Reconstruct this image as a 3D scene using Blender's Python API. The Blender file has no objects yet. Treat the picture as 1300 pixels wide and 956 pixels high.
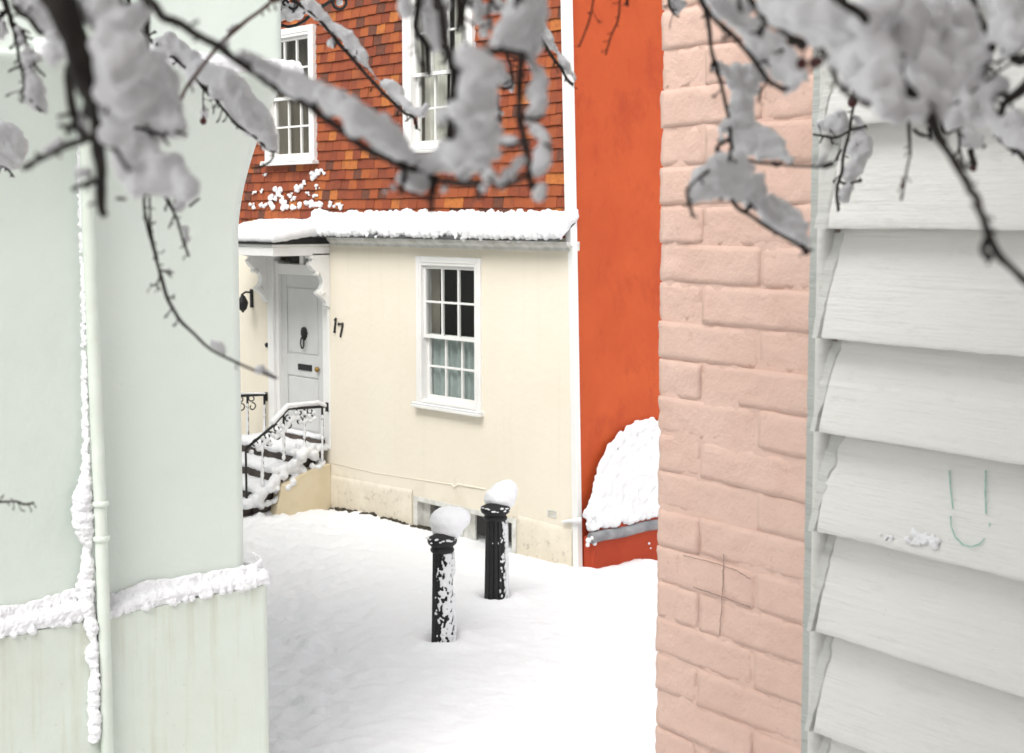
import bpy, bmesh, math, random
from mathutils import Vector, Matrix, noise
random.seed(11)
R_ = math.radians
SC = bpy.context.scene
COL = SC.collection

# ------------------------------------------------------------------ camera
PW, PH, FPX, PCX, PCY, HOR = 1300.0, 956.0, 1800.0, 650.0, 433.0, 275.0
PITCH = math.atan((PCY - HOR) / FPX)
YAW = R_(47.5)
CAM = Vector((0, 0, 3.15))
cd = bpy.data.cameras.new('camera')
cam = bpy.data.objects.new('camera', cd)
COL.objects.link(cam)
cam.location = CAM
cam.rotation_euler = (math.pi / 2 - PITCH, 0, YAW)
cd.sensor_width = 36.0
cd.lens = 36.0 * FPX / PW
cd.shift_y = -(PH / 2 - PCY) / PW
cd.clip_start = 0.05
cd.clip_end = 1000
cd.dof.use_dof = True
cd.dof.focus_distance = 5.5
cd.dof.aperture_fstop = 9.0
SC.camera = cam

# ------------------------------------------------------------------ world, sun, exposure
wd = bpy.data.worlds.new('World')
SC.world = wd
wd.use_nodes = True
wn = wd.node_tree
wn.nodes.clear()
sky = wn.nodes.new('ShaderNodeTexSky')
sky.sky_type = 'NISHITA'
sky.sun_disc = False
SUN_EL, SUN_AZ = R_(52), R_(162)
sky.sun_elevation = SUN_EL
sky.sun_rotation = SUN_AZ
sky.air_density = 1.0
sky.dust_density = 4.0
hs = wn.nodes.new('ShaderNodeHueSaturation')
hs.inputs['Saturation'].default_value = 0.12
bg = wn.nodes.new('ShaderNodeBackground')
bg.inputs['Strength'].default_value = 0.12
wo = wn.nodes.new('ShaderNodeOutputWorld')
wn.links.new(sky.outputs[0], hs.inputs['Color'])
wn.links.new(hs.outputs[0], bg.inputs['Color'])
wn.links.new(bg.outputs[0], wo.inputs['Surface'])

sl = bpy.data.lights.new('sun', 'SUN')
sl.energy = 0.8
sl.angle = R_(40)
sl.color = (1.0, 0.97, 0.92)
sun = bpy.data.objects.new('sun', sl)
COL.objects.link(sun)
# the sky's sun_rotation is measured clockwise from +Y
sd = Vector((math.sin(SUN_AZ) * math.cos(SUN_EL), math.cos(SUN_AZ) * math.cos(SUN_EL), math.sin(SUN_EL)))
sun.rotation_euler = sd.to_track_quat('Z', 'Y').to_euler()
SC.view_settings.view_transform = 'Standard'
SC.view_settings.look = 'None'
SC.view_settings.exposure = 1.03
SC.view_settings.gamma = 1.0
SC.cycles.max_bounces = 6
SC.cycles.diffuse_bounces = 3
SC.cycles.glossy_bounces = 2
SC.cycles.transmission_bounces = 2
SC.cycles.transparent_max_bounces = 6
SC.view_settings.use_curve_mapping = False

# ------------------------------------------------------------------ view geometry used for laying out
bpy.context.view_layer.update()
_m = cam.matrix_world.to_3x3()
V_R, V_U, V_F = _m @ Vector((1, 0, 0)), _m @ Vector((0, 1, 0)), _m @ Vector((0, 0, -1))
def ray(u, v):
    return V_F + V_R * ((u - PCX) / FPX) + V_U * ((PCY - v) / FPX)
def pt(u, v, d):
    return CAM + ray(u, v) * d
def proj(p):
    q = p - CAM
    z = q.dot(V_F)
    return PCX + FPX * q.dot(V_R) / z, PCY - FPX * q.dot(V_U) / z, z
class Frame:                    # a building's own axes: x along its front, y into it, z up
    def __init__(s, o, ang):
        s.o, s.ang = Vector(o), ang
        s.ex, s.ey = Vector((math.cos(ang), math.sin(ang), 0)), Vector((-math.sin(ang), math.cos(ang), 0))
    def hit(s, u, v, y=0.0):    # point on the plane y -> (x, z)
        r = ray(u, v)
        t = (y - (CAM - s.o).dot(s.ey)) / r.dot(s.ey)
        p = CAM + r * t - s.o
        return p.dot(s.ex), p.z
    def hitx(s, u, v, x=0.0):   # point on the plane x -> (y, z)
        r = ray(u, v)
        t = (x - (CAM - s.o).dot(s.ex)) / r.dot(s.ex)
        p = CAM + r * t - s.o
        return p.dot(s.ey), p.z
    def w(s, x, y, z):
        return s.o + s.ex * x + s.ey * y + Vector((0, 0, z))
    def loc(s, p):
        q = p - s.o
        return q.dot(s.ex), q.dot(s.ey), q.z
def flat(p):
    return Vector((p.x, p.y, 0))
HF = Frame(flat(pt(735, 720, 13.0)), 0.0)                 # cream house
OF = Frame(HF.o, math.pi / 2)                             # its orange neighbour, round the corner
LF = Frame(flat(pt(125, 600, 6.5)), math.pi / 2)          # pale green house
RF = Frame(flat(pt(930, 433, 2.8)), R_(-6.9))             # pink and weatherboarded walls

# ------------------------------------------------------------------ helpers
def fbm(p, o=4, s=1.0):
    return noise.fractal(Vector(p) * s, 1.0, 2.0, o)
class MB:
    def __init__(s):
        s.v, s.f = [], []
    def add(s, vs, fs):
        n = len(s.v)
        s.v += [tuple(v) for v in vs]
        s.f += [tuple(i + n for i in f) for f in fs]
        return s
    def box(s, x0, x1, y0, y1, z0, z1):
        return s.add([(x0, y0, z0), (x1, y0, z0), (x1, y1, z0), (x0, y1, z0), (x0, y0, z1), (x1, y0, z1), (x1, y1, z1), (x0, y1, z1)],
                     [(0, 3, 2, 1), (4, 5, 6, 7), (0, 1, 5, 4), (1, 2, 6, 5), (2, 3, 7, 6), (3, 0, 4, 7)])
    def ring(s, x0, x1, z0, z1, w, y0, y1, wb=None, wt=None):   # rectangular frame
        wb = w if wb is None else wb
        wt = w if wt is None else wt
        s.box(x0, x0 + w, y0, y1, z0, z1)
        s.box(x1 - w, x1, y0, y1, z0, z1)
        s.box(x0 + w, x1 - w, y0 + .0015, y1 - .0015, z0, z0 + wb)
        return s.box(x0 + w, x1 - w, y0 + .0015, y1 - .0015, z1 - wt, z1)
    def tube(s, pts, rads, seg=8):
        pts = [Vector(p) for p in pts]
        if not isinstance(rads, (list, tuple)):
            rads = [rads] * len(pts)
        n = len(pts)
        t0 = (pts[1] - pts[0]).normalized()
        a = t0.orthogonal().normalized()
        vs, fs = [], []
        for i, p in enumerate(pts):
            t = (pts[min(i + 1, n - 1)] - pts[max(i - 1, 0)])
            t = t.normalized() if t.length > 1e-9 else t0
            a = (a - t * a.dot(t))
            a = a.normalized() if a.length > 1e-6 else t.orthogonal().normalized()
            b = t.cross(a)
            for k in range(seg):
                an = 2 * math.pi * k / seg
                vs.append(p + (a * math.cos(an) + b * math.sin(an)) * rads[i])
        for i in range(n - 1):
            for k in range(seg):
                k2 = (k + 1) % seg
                fs.append((i * seg + k, i * seg + k2, (i + 1) * seg + k2, (i + 1) * seg + k))
        fs.append(tuple(range(seg - 1, -1, -1)))
        fs.append(tuple((n - 1) * seg + k for k in range(seg)))
        return s.add(vs, fs)
    def ribbon(s, pts, w, nrm, th=.0006):     # thin flat stroke lying on a surface
        pts = [Vector(p) for p in pts]
        nrm = Vector(nrm)
        vs, fs = [], []
        for i, p in enumerate(pts):
            t = (pts[min(i + 1, len(pts) - 1)] - pts[max(i - 1, 0)]).normalized()
            sd_ = t.cross(nrm).normalized() * (w / 2)
            vs += [p - sd_, p + sd_, p + sd_ + nrm * th, p - sd_ + nrm * th]
        for i in range(len(pts) - 1):
            a = i * 4
            for k in range(4):
                fs.append((a + k, a + (k + 1) % 4, a + 4 + (k + 1) % 4, a + 4 + k))
        return s.add(vs, fs)
    def extrude_x(s, prof, x0, x1):           # closed (y,z) profile extruded along x
        n = len(prof)
        vs = [(x0, y, z) for y, z in prof] + [(x1, y, z) for y, z in prof]
        fs = [(i, (i + 1) % n, n + (i + 1) % n, n + i) for i in range(n)]
        fs += [tuple(range(n - 1, -1, -1)), tuple(range(n, 2 * n))]
        return s.add(vs, fs)
    def lathe(s, prof, c, seg=24, fl=None):
        vs, fs = [], []
        for r, z in prof:
            for k in range(seg):
                an = 2 * math.pi * k / seg
                rr = r * (fl(an) if fl else 1)
                vs.append((c[0] + rr * math.cos(an), c[1] + rr * math.sin(an), c[2] + z))
        for i in range(len(prof) - 1):
            for k in range(seg):
                k2 = (k + 1) % seg
                fs.append((i * seg + k, i * seg + k2, (i + 1) * seg + k2, (i + 1) * seg + k))
        fs.append(tuple(range(seg - 1, -1, -1)))
        fs.append(tuple((len(prof) - 1) * seg + k for k in range(seg)))
        return s.add(vs, fs)
    def grid(s, fn, nu, nv):
        vs = [fn(i / nu, j / nv) for j in range(nv + 1) for i in range(nu + 1)]
        fs = [(j * (nu + 1) + i, j * (nu + 1) + i + 1, (j + 1) * (nu + 1) + i + 1, (j + 1) * (nu + 1) + i) for j in range(nv) for i in range(nu)]
        return s.add(vs, fs)
    def build(s, name, mat, parent=None, bevel=0.0, smooth=False, fix=True):
        me = bpy.data.meshes.new(name)
        me.from_pydata(s.v, [], s.f)
        if fix:
            bm = bmesh.new()
            bm.from_mesh(me)
            bmesh.ops.recalc_face_normals(bm, faces=bm.faces)
            bm.to_mesh(me)
            bm.free()
        return mobj(name, me, mat, parent, bevel, smooth)
def mobj(name, me, mat, parent=None, bevel=0.0, smooth=False):
    if mat is not None:
        me.materials.clear()
        me.materials.append(mat)
    if smooth:
        me.polygons.foreach_set('use_smooth', [True] * len(me.polygons))
    o = bpy.data.objects.new(name, me)
    COL.objects.link(o)
    o.parent = parent
    if bevel:
        b = o.modifiers.new('bevel', 'BEVEL')
        b.width = bevel
        b.segments = 2
        b.limit_method = 'ANGLE'
        b.angle_limit = R_(40)
    return o
def tag(o, label=None, cat=None, group=None, kind=None):
    for k, v in (('label', label), ('category', cat), ('group', group), ('kind', kind)):
        if v:
            o[k] = v
    return o
def thing(name, fr, label, cat, group=None):
    o = bpy.data.objects.new(name, None)
    COL.objects.link(o)
    if isinstance(fr, Frame):
        o.location = fr.o
        o.rotation_euler = (0, 0, fr.ang)
    else:
        o.location = fr
    return tag(o, label, cat, group)
_bi = bmesh.new()
bmesh.ops.create_icosphere(_bi, subdivisions=2, radius=1.0)
ICO_V = [v.co.copy() for v in _bi.verts]
_bi.verts.index_update()
ICO_F = [tuple(v.index for v in f.verts) for f in _bi.faces]
_bi.free()
_tex = {}
def clouds(sc):
    if sc not in _tex:
        t = bpy.data.textures.new('lumps', 'CLOUDS')
        t.noise_scale = sc
        t.noise_depth = 3
        _tex[sc] = t
    return _tex[sc]
def blobs(name, sph, mat, parent, voxel=.01, smooth=4, disp=0.0, dsc=.05, grain=None):
    """lumps of snow: overlapping balls melted into one skin. sph = [(x,y,z,r) or (x,y,z,(rx,ry,rz))]"""
    m = MB()
    for x, y, z, r in sph:
        rx, ry, rz = r if isinstance(r, tuple) else (r, r, r)
        m.add([(x + q.x * rx, y + q.y * ry, z + q.z * rz) for q in ICO_V], ICO_F)
    o = m.build(name, mat, parent, smooth=True, fix=False)
    if 'snow_cap' not in name:
        o['kind'] = 'stuff'
    r = o.modifiers.new('melt', 'REMESH')
    r.mode = 'VOXEL'
    r.voxel_size = voxel
    r.use_smooth_shade = True
    if smooth:
        q = o.modifiers.new('smooth', 'SMOOTH')
        q.iterations = smooth
        q.factor = .5
    if disp:
        d = o.modifiers.new('lumps', 'DISPLACE')
        d.texture = clouds(dsc)
        d.strength = disp
        d.mid_level = .5
        d.texture_coords = 'LOCAL'
    if grain:
        d = o.modifiers.new('grain', 'DISPLACE')
        d.texture = clouds(grain[0])
        d.strength = grain[1]
        d.mid_level = .5
        d.texture_coords = 'LOCAL'
    return o

# ------------------------------------------------------------------ materials
def lin(r, g, b):
    f = lambda c: (c / 255 / 12.92) if c <= 10 else ((c / 255 + .055) / 1.055) ** 2.4
    return (f(r), f(g), f(b), 1)
class NT:
    def __init__(s, name):
        s.m = bpy.data.materials.new(name)
        s.m.use_nodes = True
        s.t = s.m.node_tree
        s.b = s.t.nodes['Principled BSDF']
        s.out = s.t.nodes['Material Output']
        s.co = s.t.nodes.new('ShaderNodeTexCoord').outputs['Object']
    def n(s, typ, **k):
        x = s.t.nodes.new(typ)
        for a, b in k.items():
            if a.startswith('i_'):
                key = a[2:]
                x.inputs[int(key) if key.isdigit() else key].default_value = b
            else:
                setattr(x, a, b)
        return x
    def l(s, a, b):
        s.t.links.new(a, b)
    def mapped(s, sc):
        x = s.n('ShaderNodeMapping')
        x.inputs['Scale'].default_value = sc
        s.l(s.co, x.inputs[0])
        return x.outputs[0]
    def noise(s, scale, detail=4, rough=.55, vec=None):
        x = s.n('ShaderNodeTexNoise')
        x.inputs['Scale'].default_value = scale
        x.inputs['Detail'].default_value = detail
        x.inputs['Roughness'].default_value = rough
        s.l(vec if vec is not None else s.co, x.inputs['Vector'])
        return x.outputs['Fac']
    def ramp(s, fac, stops, interp='LINEAR'):
        x = s.n('ShaderNodeValToRGB')
        x.color_ramp.interpolation = interp
        e = x.color_ramp.elements
        while len(e) < len(stops):
            e.new(.5)
        for k, (p, c) in enumerate(stops):
            e[k].position = p
            e[k].color = c if len(c) == 4 else (*c, 1)
        s.l(fac, x.inputs[0])
        return x.outputs[0]
    def mix(s, fac, a, b, typ='MIX'):
        x = s.n('ShaderNodeMix', data_type='RGBA', blend_type=typ)
        for sock, val in ((x.inputs[0], fac), (x.inputs[6], a), (x.inputs[7], b)):
            if hasattr(val, 'is_output'):
                s.l(val, sock)
            else:
                sock.default_value = val
        return x.outputs[2]
    def math(s, op, a, b=0.0):
        x = s.n('ShaderNodeMath', operation=op)
        for sock, val in ((x.inputs[0], a), (x.inputs[1], b)):
            if hasattr(val, 'is_output'):
                s.l(val, sock)
            else:
                sock.default_value = val
        return x.outputs[0]
    def sep(s):
        x = s.n('ShaderNodeSeparateXYZ')
        s.l(s.co, x.inputs[0])
        return x.outputs
    def col(s, c):
        if hasattr(c, 'is_output'):
            s.l(c, s.b.inputs['Base Color'])
        else:
            s.b.inputs['Base Color'].default_value = c
        return s
    def bump(s, h, strength, dist=.01):
        x = s.n('ShaderNodeBump')
        x.inputs['Strength'].default_value = strength
        x.inputs['Distance'].default_value = dist
        s.l(h, x.inputs['Height'])
        prev = s.b.inputs['Normal'].links
        if prev:
            s.l(prev[0].from_socket, x.inputs['Normal'])
        s.l(x.outputs[0], s.b.inputs['Normal'])
        return s
    def rough(s, r):
        s.b.inputs['Roughness'].default_value = r
        return s
BLACK, WHITE = (0, 0, 0, 1), (1, 1, 1, 1)
def simple(name, c1, c2=None, scale=3, rough=.6, bs=0, bsc=60, bd=.004):
    m = NT(name).rough(rough)
    m.col(m.mix(m.ramp(m.noise(scale, 5), [(.35, BLACK), (.65, WHITE)]), c1, c2) if c2 else c1)
    if bs:
        m.bump(m.noise(bsc, 5), bs, bd)
    return m.m

def snow_mat(name, bsc, bs, al=.78):
    m = NT(name).rough(.75)
    m.col((al, al + .005, al + .015, 1))
    m.b.inputs['Specular IOR Level'].default_value = .25
    m.bump(m.noise(bsc, 6, .7), bs, .006)
    m.bump(m.noise(bsc * .2, 4, .6), bs * .5, .015)
    return m.m
M = {}
M['snow'] = snow_mat('snow', 90, .45)
M['snow_near'] = snow_mat('snow_soft', 240, .3, .89)
def m_ground():
    m = NT('snow_lying').rough(.8)
    m.col((.87, .875, .885, 1))
    m.b.inputs['Specular IOR Level'].default_value = .2
    m.bump(m.noise(70, 5, .7), .25, .006)
    m.bump(m.noise(16, 5, .65), .35, .02)
    m.bump(m.noise(5, 4, .6), .3, .05)
    return m.m
M['snow_ground'] = m_ground()

def m_cream():
    m = NT('cream_render').rough(.75)
    big = m.ramp(m.noise(.9, 5), [(.3, BLACK), (.7, WHITE)])
    c = m.mix(big, (.80, .725, .595, 1), (.83, .765, .645, 1))
    x, y, z = m.sep()
    # damp, grimy foot of the wall
    n = m.noise(3.2, 6, .65)
    n2 = m.noise(14, 5, .7)
    edge = m.math('ADD', m.math('MULTIPLY', z, 2.2), m.math('MULTIPLY', m.math('SUBTRACT', .5, n), 2.6))
    foot = m.ramp(edge, [(.0, WHITE), (.75, BLACK)])
    c = m.mix(m.math('MULTIPLY', foot, .38), c, (.52, .45, .33, 1))
    spots = m.math('MULTIPLY', foot, m.ramp(n2, [(.55, BLACK), (.66, WHITE)]))
    c = m.mix(m.math('MULTIPLY', spots, .35), c, (.09, .075, .05, 1))
    st = m.ramp(m.noise(2.0, 5, .6, m.mapped((5, 1, .25))), [(.55, BLACK), (.8, WHITE)])
    c = m.mix(m.math('MULTIPLY', st, .18), c, (.62, .55, .42, 1))
    m.col(c)
    m.bump(m.noise(9, 5), .25, .02).bump(m.noise(70, 4), .18, .004)
    return m.m
M['cream'] = m_cream()
M['cream_dirty'] = simple('cream_plinth', (.66, .55, .36, 1), (.74, .64, .46, 1), 3, .75, .3, 40, .006)
M['white'] = simple('white_gloss_paint', (.84, .83, .81, 1), (.80, .79, .76, 1), 4, .45, .12, 50)
M['white_old'] = simple('weathered_white_paint', (.74, .73, .69, 1), (.55, .54, .49, 1), 9, .6, .3, 60)
M['door'] = simple('door_paint', (.66, .66, .65, 1), (.61, .61, .60, 1), 3, .45, .08, 60)
M['iron'] = simple('black_iron', (.005, .005, .0055, 1), (.011, .011, .011, 1), 20, .6, .3, 90, .003)
M['brass'] = simple('brass', (.35, .21, .06, 1), None, 3, .35)
M['brass_']= M['brass']; M['brass'].node_tree.nodes['Principled BSDF'].inputs['Metallic'].default_value = .9
M['lead'] = simple('lead_sheet', (.16, .165, .175, 1), (.30, .30, .31, 1), 7, .5, .35, 25, .01)
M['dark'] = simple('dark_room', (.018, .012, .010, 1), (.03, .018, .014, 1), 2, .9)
M['step'] = simple('wet_stone', (.05, .036, .03, 1), (.10, .075, .06, 1), 6, .6, .4, 40)
M['soil'] = simple('damp_soil', (.025, .02, .012, 1), (.07, .055, .035, 1), 14, .9, .6, 40, .02)
M['curtain'] = simple('net_curtain', (.40, .45, .44, 1), (.30, .35, .34, 1), 6, .9)
M['curtain_pale'] = simple('pale_curtain', (.72, .70, .64, 1), (.6, .58, .52, 1), 6, .9)
M['blind'] = simple('dim_room', (.22, .185, .14, 1), (.13, .11, .085, 1), 2.2, .9)
M['bodywall'] = simple('plain_render', (.6, .56, .48, 1), (.55, .5, .42, 1), 2, .8, .2, 40)
M['brick_plain'] = simple('shade_wall_brick', (.16, .085, .06, 1), (.10, .06, .045, 1), 8, .85, .3, 30)  # only for the added shading walls behind the viewer
M['slate'] = simple('slate', (.06, .06, .065, 1), (.1, .1, .1, 1), 6, .7, .3, 20)
M['pencil'] = simple('pencil', (.20, .13, .11, 1), (.42, .28, .23, 1), 120, .8)
M['crayon'] = simple('green_chalk', (.10, .42, .32, 1), (.40, .58, .50, 1), 160, .8)

def m_glass():
    m = NT('window_glass')
    t = m.t
    tr = m.n('ShaderNodeBsdfTransparent')
    tr.inputs[0].default_value = (.93, .95, .94, 1)
    gl = m.n('ShaderNodeBsdfGlossy')
    gl.inputs['Roughness'].default_value = .03
    lw = m.n('ShaderNodeLayerWeight')
    lw.inputs['Blend'].default_value = .5
    fac = m.math('ADD', m.math('MULTIPLY', m.math('POWER', lw.outputs['Facing'], 5.0), .94), .05)
    bp = m.n('ShaderNodeBump')
    bp.inputs['Strength'].default_value = .06
    m.l(m.noise(5, 2), bp.inputs['Height'])
    m.l(bp.outputs[0], gl.inputs['Normal'])
    mx = m.n('ShaderNodeMixShader')
    m.l(fac, mx.inputs[0])
    m.l(tr.outputs[0], mx.inputs[1])
    m.l(gl.outputs[0], mx.inputs[2])
    m.l(mx.outputs[0], m.out.inputs[0])
    return m.m
M['glass'] = m_glass()

def m_tile(name, island):
    m = NT(name).rough(.75)
    if island:
        rnd = m.n('ShaderNodeNewGeometry').outputs['Random Per Island']
    else:
        rnd = m.n('ShaderNodeObjectInfo').outputs['Random']
    c = m.ramp(rnd, [(.0, (.24, .047, .014)), (.14, (.31, .070, .018)), (.28, (.20, .038, .013)), (.42, (.36, .090, .020)),
                     (.53, (.26, .052, .015)), (.65, (.32, .070, .017)), (.78, (.46, .145, .028)), (.84, (.23, .044, .014)), (.90, (.10, .034, .020))], 'CONSTANT')
    gpos = m.n('ShaderNodeNewGeometry').outputs['Position']
    n = m.noise(26, 6, .65, gpos)
    c = m.mix(m.math('MULTIPLY', m.ramp(n, [(.45, BLACK), (.72, WHITE)]), .7), c, (.24, .06, .02, 1))
    n2 = m.noise(7, 4, .6, gpos)
    c = m.mix(m.math('MULTIPLY', m.ramp(n2, [(.52, BLACK), (.78, WHITE)]), .6), c, (.12, .045, .024, 1))
    m.col(c)
    m.bump(m.noise(60, 5, .6, gpos), .5, .006)
    return m.m
M['tile'] = m_tile('clay_tile', False)
M['tile_i'] = m_tile('clay_tile_far', True)

def m_orange():
    m = NT('orange_render').rough(.8)
    n = m.ramp(m.noise(1.6, 6, .6), [(.3, BLACK), (.7, WHITE)])
    c = m.mix(n, (.47, .064, .012, 1), (.55, .092, .018, 1))
    n2 = m.ramp(m.noise(3.5, 6, .7, m.mapped((1, 1, .6))), [(.52, BLACK), (.72, WHITE)])
    c = m.mix(m.math('MULTIPLY', n2, .7), c, (.37, .042, .009, 1))
    x, y, z = m.sep()
    red_foot = m.ramp(m.math('ADD', m.math('MULTIPLY', z, 1.3), m.math('MULTIPLY', m.noise(4, 5), .3)), [(.72, WHITE), (1.0, BLACK)])
    c = m.mix(m.math('MULTIPLY', red_foot, .7), c, (.36, .03, .008, 1))   # darker red foot below the lead
    m.col(c)
    m.bump(m.noise(7, 5), .3, .02).bump(m.noise(45, 4), .2, .006)
    return m.m
M['orange'] = m_orange()

def m_green(name, plinth):
    m = NT(name).rough(.7)
    n = m.ramp(m.noise(.8, 5), [(.3, BLACK), (.7, WHITE)])
    c = m.mix(n, (.61, .675, .61, 1), (.685, .74, .68, 1))
    d = m.ramp(m.noise(60, 3, .5), [(.70, BLACK), (.75, WHITE)])
    c = m.mix(m.math('MULTIPLY', d, .10), c, (.45, .42, .3, 1))
    if plinth:
        s = m.noise(2.2, 6, .7, m.mapped((7, 1, .35)))
        k = m.ramp(s, [(.50, BLACK), (.74, WHITE)])
        c = m.mix(m.math('MULTIPLY', m.ramp(m.noise(1.5, 5), [(.3, BLACK), (.75, WHITE)]), .5), c, (.50, .52, .42, 1))
        k = m.math('MULTIPLY', k, m.ramp(m.noise(1.9, 4), [(.38, BLACK), (.62, WHITE)]))
        c = m.mix(m.math('MULTIPLY', k, .55), c, (.42, .40, .22, 1))
        sp = m.ramp(m.noise(28, 4, .7), [(.66, BLACK), (.72, WHITE)])
        c = m.mix(m.math('MULTIPLY', sp, .35), c, (.18, .16, .09, 1))
    m.col(c)
    m.bump(m.noise(5, 5), .45, .02).bump(m.noise(60, 4), .2, .004)
    return m.m
M['green'] = m_green('pale_green_render', False)
M['green_plinth'] = m_green('algae_streaked_plinth', True)
M['green_pipe'] = simple('green_pipe_paint', (.66, .715, .645, 1), (.60, .655, .58, 1), 7, .5, .15, 60)

def m_pink():
    m = NT('pink_masonry_paint').rough(.62)
    pos = m.n('ShaderNodeNewGeometry').outputs['Position']
    n = m.ramp(m.noise(5, 5, .6, pos), [(.3, BLACK), (.7, WHITE)])
    c = m.mix(n, (.725, .49, .40, 1), (.78, .555, .465, 1))
    d = m.ramp(m.noise(38, 5, .7, pos), [(.63, BLACK), (.70, WHITE)])
    c = m.mix(m.math('MULTIPLY', d, .35), c, (.52, .24, .18, 1))
    d2 = m.ramp(m.noise(3, 6, .7, pos), [(.5, BLACK), (.8, WHITE)])
    c = m.mix(m.math('MULTIPLY', d2, .35), c, (.58, .37, .29, 1))
    m.col(c)
    m.bump(m.noise(26, 6, .65, pos), .55, .012).bump(m.noise(150, 4, .6, pos), .5, .002)
    return m.m
M['pink'] = m_pink()

def m_board(name, c1, c2, grey):
    m = NT(name).rough(.55)
    grain = m.noise(9, 6, .65, m.mapped((.35, 1, 9)))
    c = m.mix(m.ramp(m.noise(2.5, 5), [(.3, BLACK), (.7, WHITE)]), c1, c2)
    d = m.ramp(m.noise(60, 4, .7), [(.68, BLACK), (.74, WHITE)])
    c = m.mix(m.math('MULTIPLY', d, .3), c, (.36, .32, .26, 1))
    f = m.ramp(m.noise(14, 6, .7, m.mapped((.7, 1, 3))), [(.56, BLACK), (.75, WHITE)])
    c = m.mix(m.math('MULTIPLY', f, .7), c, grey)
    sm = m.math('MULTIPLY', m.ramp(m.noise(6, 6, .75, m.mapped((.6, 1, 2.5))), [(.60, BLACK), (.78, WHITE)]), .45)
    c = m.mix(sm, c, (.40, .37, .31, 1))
    m.col(c)
    m.bump(grain, .9, .005).bump(m.noise(110, 5, .6), .35, .002)
    m.bump(m.noise(22, 6, .7, m.mapped((.8, 1, 2.2))), .5, .006)
    return m.m
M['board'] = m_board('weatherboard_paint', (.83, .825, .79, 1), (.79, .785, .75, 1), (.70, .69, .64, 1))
M['batten'] = m_board('grey_batten', (.42, .44, .41, 1), (.55, .57, .54, 1), (.20, .21, .19, 1))
M['bead'] = m_board('bead_paint', (.72, .72, .685, 1), (.68, .68, .64, 1), (.6, .6, .56, 1))
M['putty'] = m_board('cracked_filler', (.66, .665, .63, 1), (.60, .61, .57, 1), (.42, .42, .38, 1))
M['bark'] = simple('dark_bark', (.010, .006, .005, 1), (.026, .018, .013, 1), 60, .8, .7, 160, .003)
M['red_bark'] = simple('red_brown_bark', (.07, .026, .018, 1), (.12, .05, .03, 1), 60, .6, .5, 160, .002)
M['berry'] = simple('shrivelled_berry', (.05, .006, .006, 1), (.09, .012, .008, 1), 60, .35, .3, 120)

# ------------------------------------------------------------------ snow-covered ground
def lerp_tab(tab, x):
    if x <= tab[0][0]:
        return tab[0][1]
    for (a, b), (c, d) in zip(tab, tab[1:]):
        if x <= c:
            return b + (d - b) * (x - a) / (c - a)
    return tab[-1][1]
WALLSNOW = sorted(HF.hit(u, v) for u, v in ((318, 647), (417, 643), (470, 651), (530, 668), (600, 689), (660, 704), (700, 714), (735, 720)))
ORSNOW = sorted(OF.hit(u, v) for u, v in ((735, 720), (770, 717), (800, 708), (815, 712), (832, 716)))
BOLL = []
for u, v in ((562, 813), (629, 761)):
    r = ray(u, v)
    BOLL.append(CAM + r * (-CAM.z / r.z))
_r = ray(745, 801)
PIT = CAM + _r * (-CAM.z / _r.z)
FW2, RT2 = Vector((V_F.x, V_F.y, 0)).normalized(), Vector((V_R.x, V_R.y, 0)).normalized()
def sstep(a, b, x):
    t = min(1, max(0, (x - a) / (b - a)))
    return t * t * (3 - 2 * t)
def ground_z(x, y):
    p = Vector((x, y, 0))
    d, s = p.dot(FW2), p.dot(RT2)
    z = 1.45 * (1 - sstep(.8, 6.6, d))
    z += .035 * fbm((x * .5, y * .5, 3)) * sstep(3, 8, d)
    if 3 < d < 24:
        lx, ly, _ = HF.loc(p)
        if lx < 0:
            zw = lerp_tab(WALLSNOW, lx)
            z += (zw - z) * math.exp(-max(0, -ly) / .9) * (1 - sstep(0, 1.2, lx + .3) * 0)
        else:
            ox, oy, _ = OF.loc(p)
            zw = lerp_tab(ORSNOW, ox)
            z += (zw - z) * math.exp(-max(0, -oy) / .7 - max(0, -ox) / .7)
        # trodden track down the lane
        u, v, _d = proj(Vector((x, y, 0))) if d > 1 else (0, 0, 1)
        tr = sstep(.02, -.10, s / d + .085) * sstep(3, 6, d)
        tr2 = sstep(-1.2, -3.2, s) * sstep(24, 9, d)
        k = max(0, min(1, .25 + tr)) * (1 if d < 16 else .3)
        z += k * (.036 * fbm((x * 3, y * 3, 0), 4) + .050 * fbm((x * 7, y * 7, 5), 4) + .022 * fbm((x * 15, y * 15, 8), 3)) - .05 * tr
        for b in BOLL:
            q = (p - Vector((b.x, b.y, 0))).length
            if q < .6:
                z += .05 * math.exp(-((q - .17) / .09) ** 2) - .06 * math.exp(-(q / .12) ** 2)
        q = p - Vector((PIT.x, PIT.y, 0))
        a, b = q.dot(RT2), q.dot(FW2)
        if abs(a) < .8 and abs(b) < 1:
            z -= .16 * math.exp(-(a / .17) ** 2 - ((b - .02) / .06) ** 2) * (1 + .6 * fbm((x * 12, y * 12, 1)))
    return z
def axis(parts):
    out = []
    for a, b, n in parts:
        out += [a + (b - a) * i / n for i in range(n)]
    return out + [parts[-1][1]]
gd = axis([(-200, -20, 6), (-20, 0, 10), (0, 6, 20), (6, 11, 170), (11, 17, 120), (17, 30, 20), (30, 250, 8)])
gs = axis([(-200, -20, 6), (-20, -4, 16), (-4, 2.6, 200), (2.6, 8, 90), (8, 200, 8)])
gm = MB()
for d in gd:
    for s in gs:
        p = FW2 * d + RT2 * s
        gm.v.append((p.x, p.y, ground_z(p.x, p.y)))
for j in range(len(gd) - 1):
    for i in range(len(gs) - 1):
        a = j * len(gs) + i
        gm.f.append((a, a + 1, a + len(gs) + 1, a + len(gs)))
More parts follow.
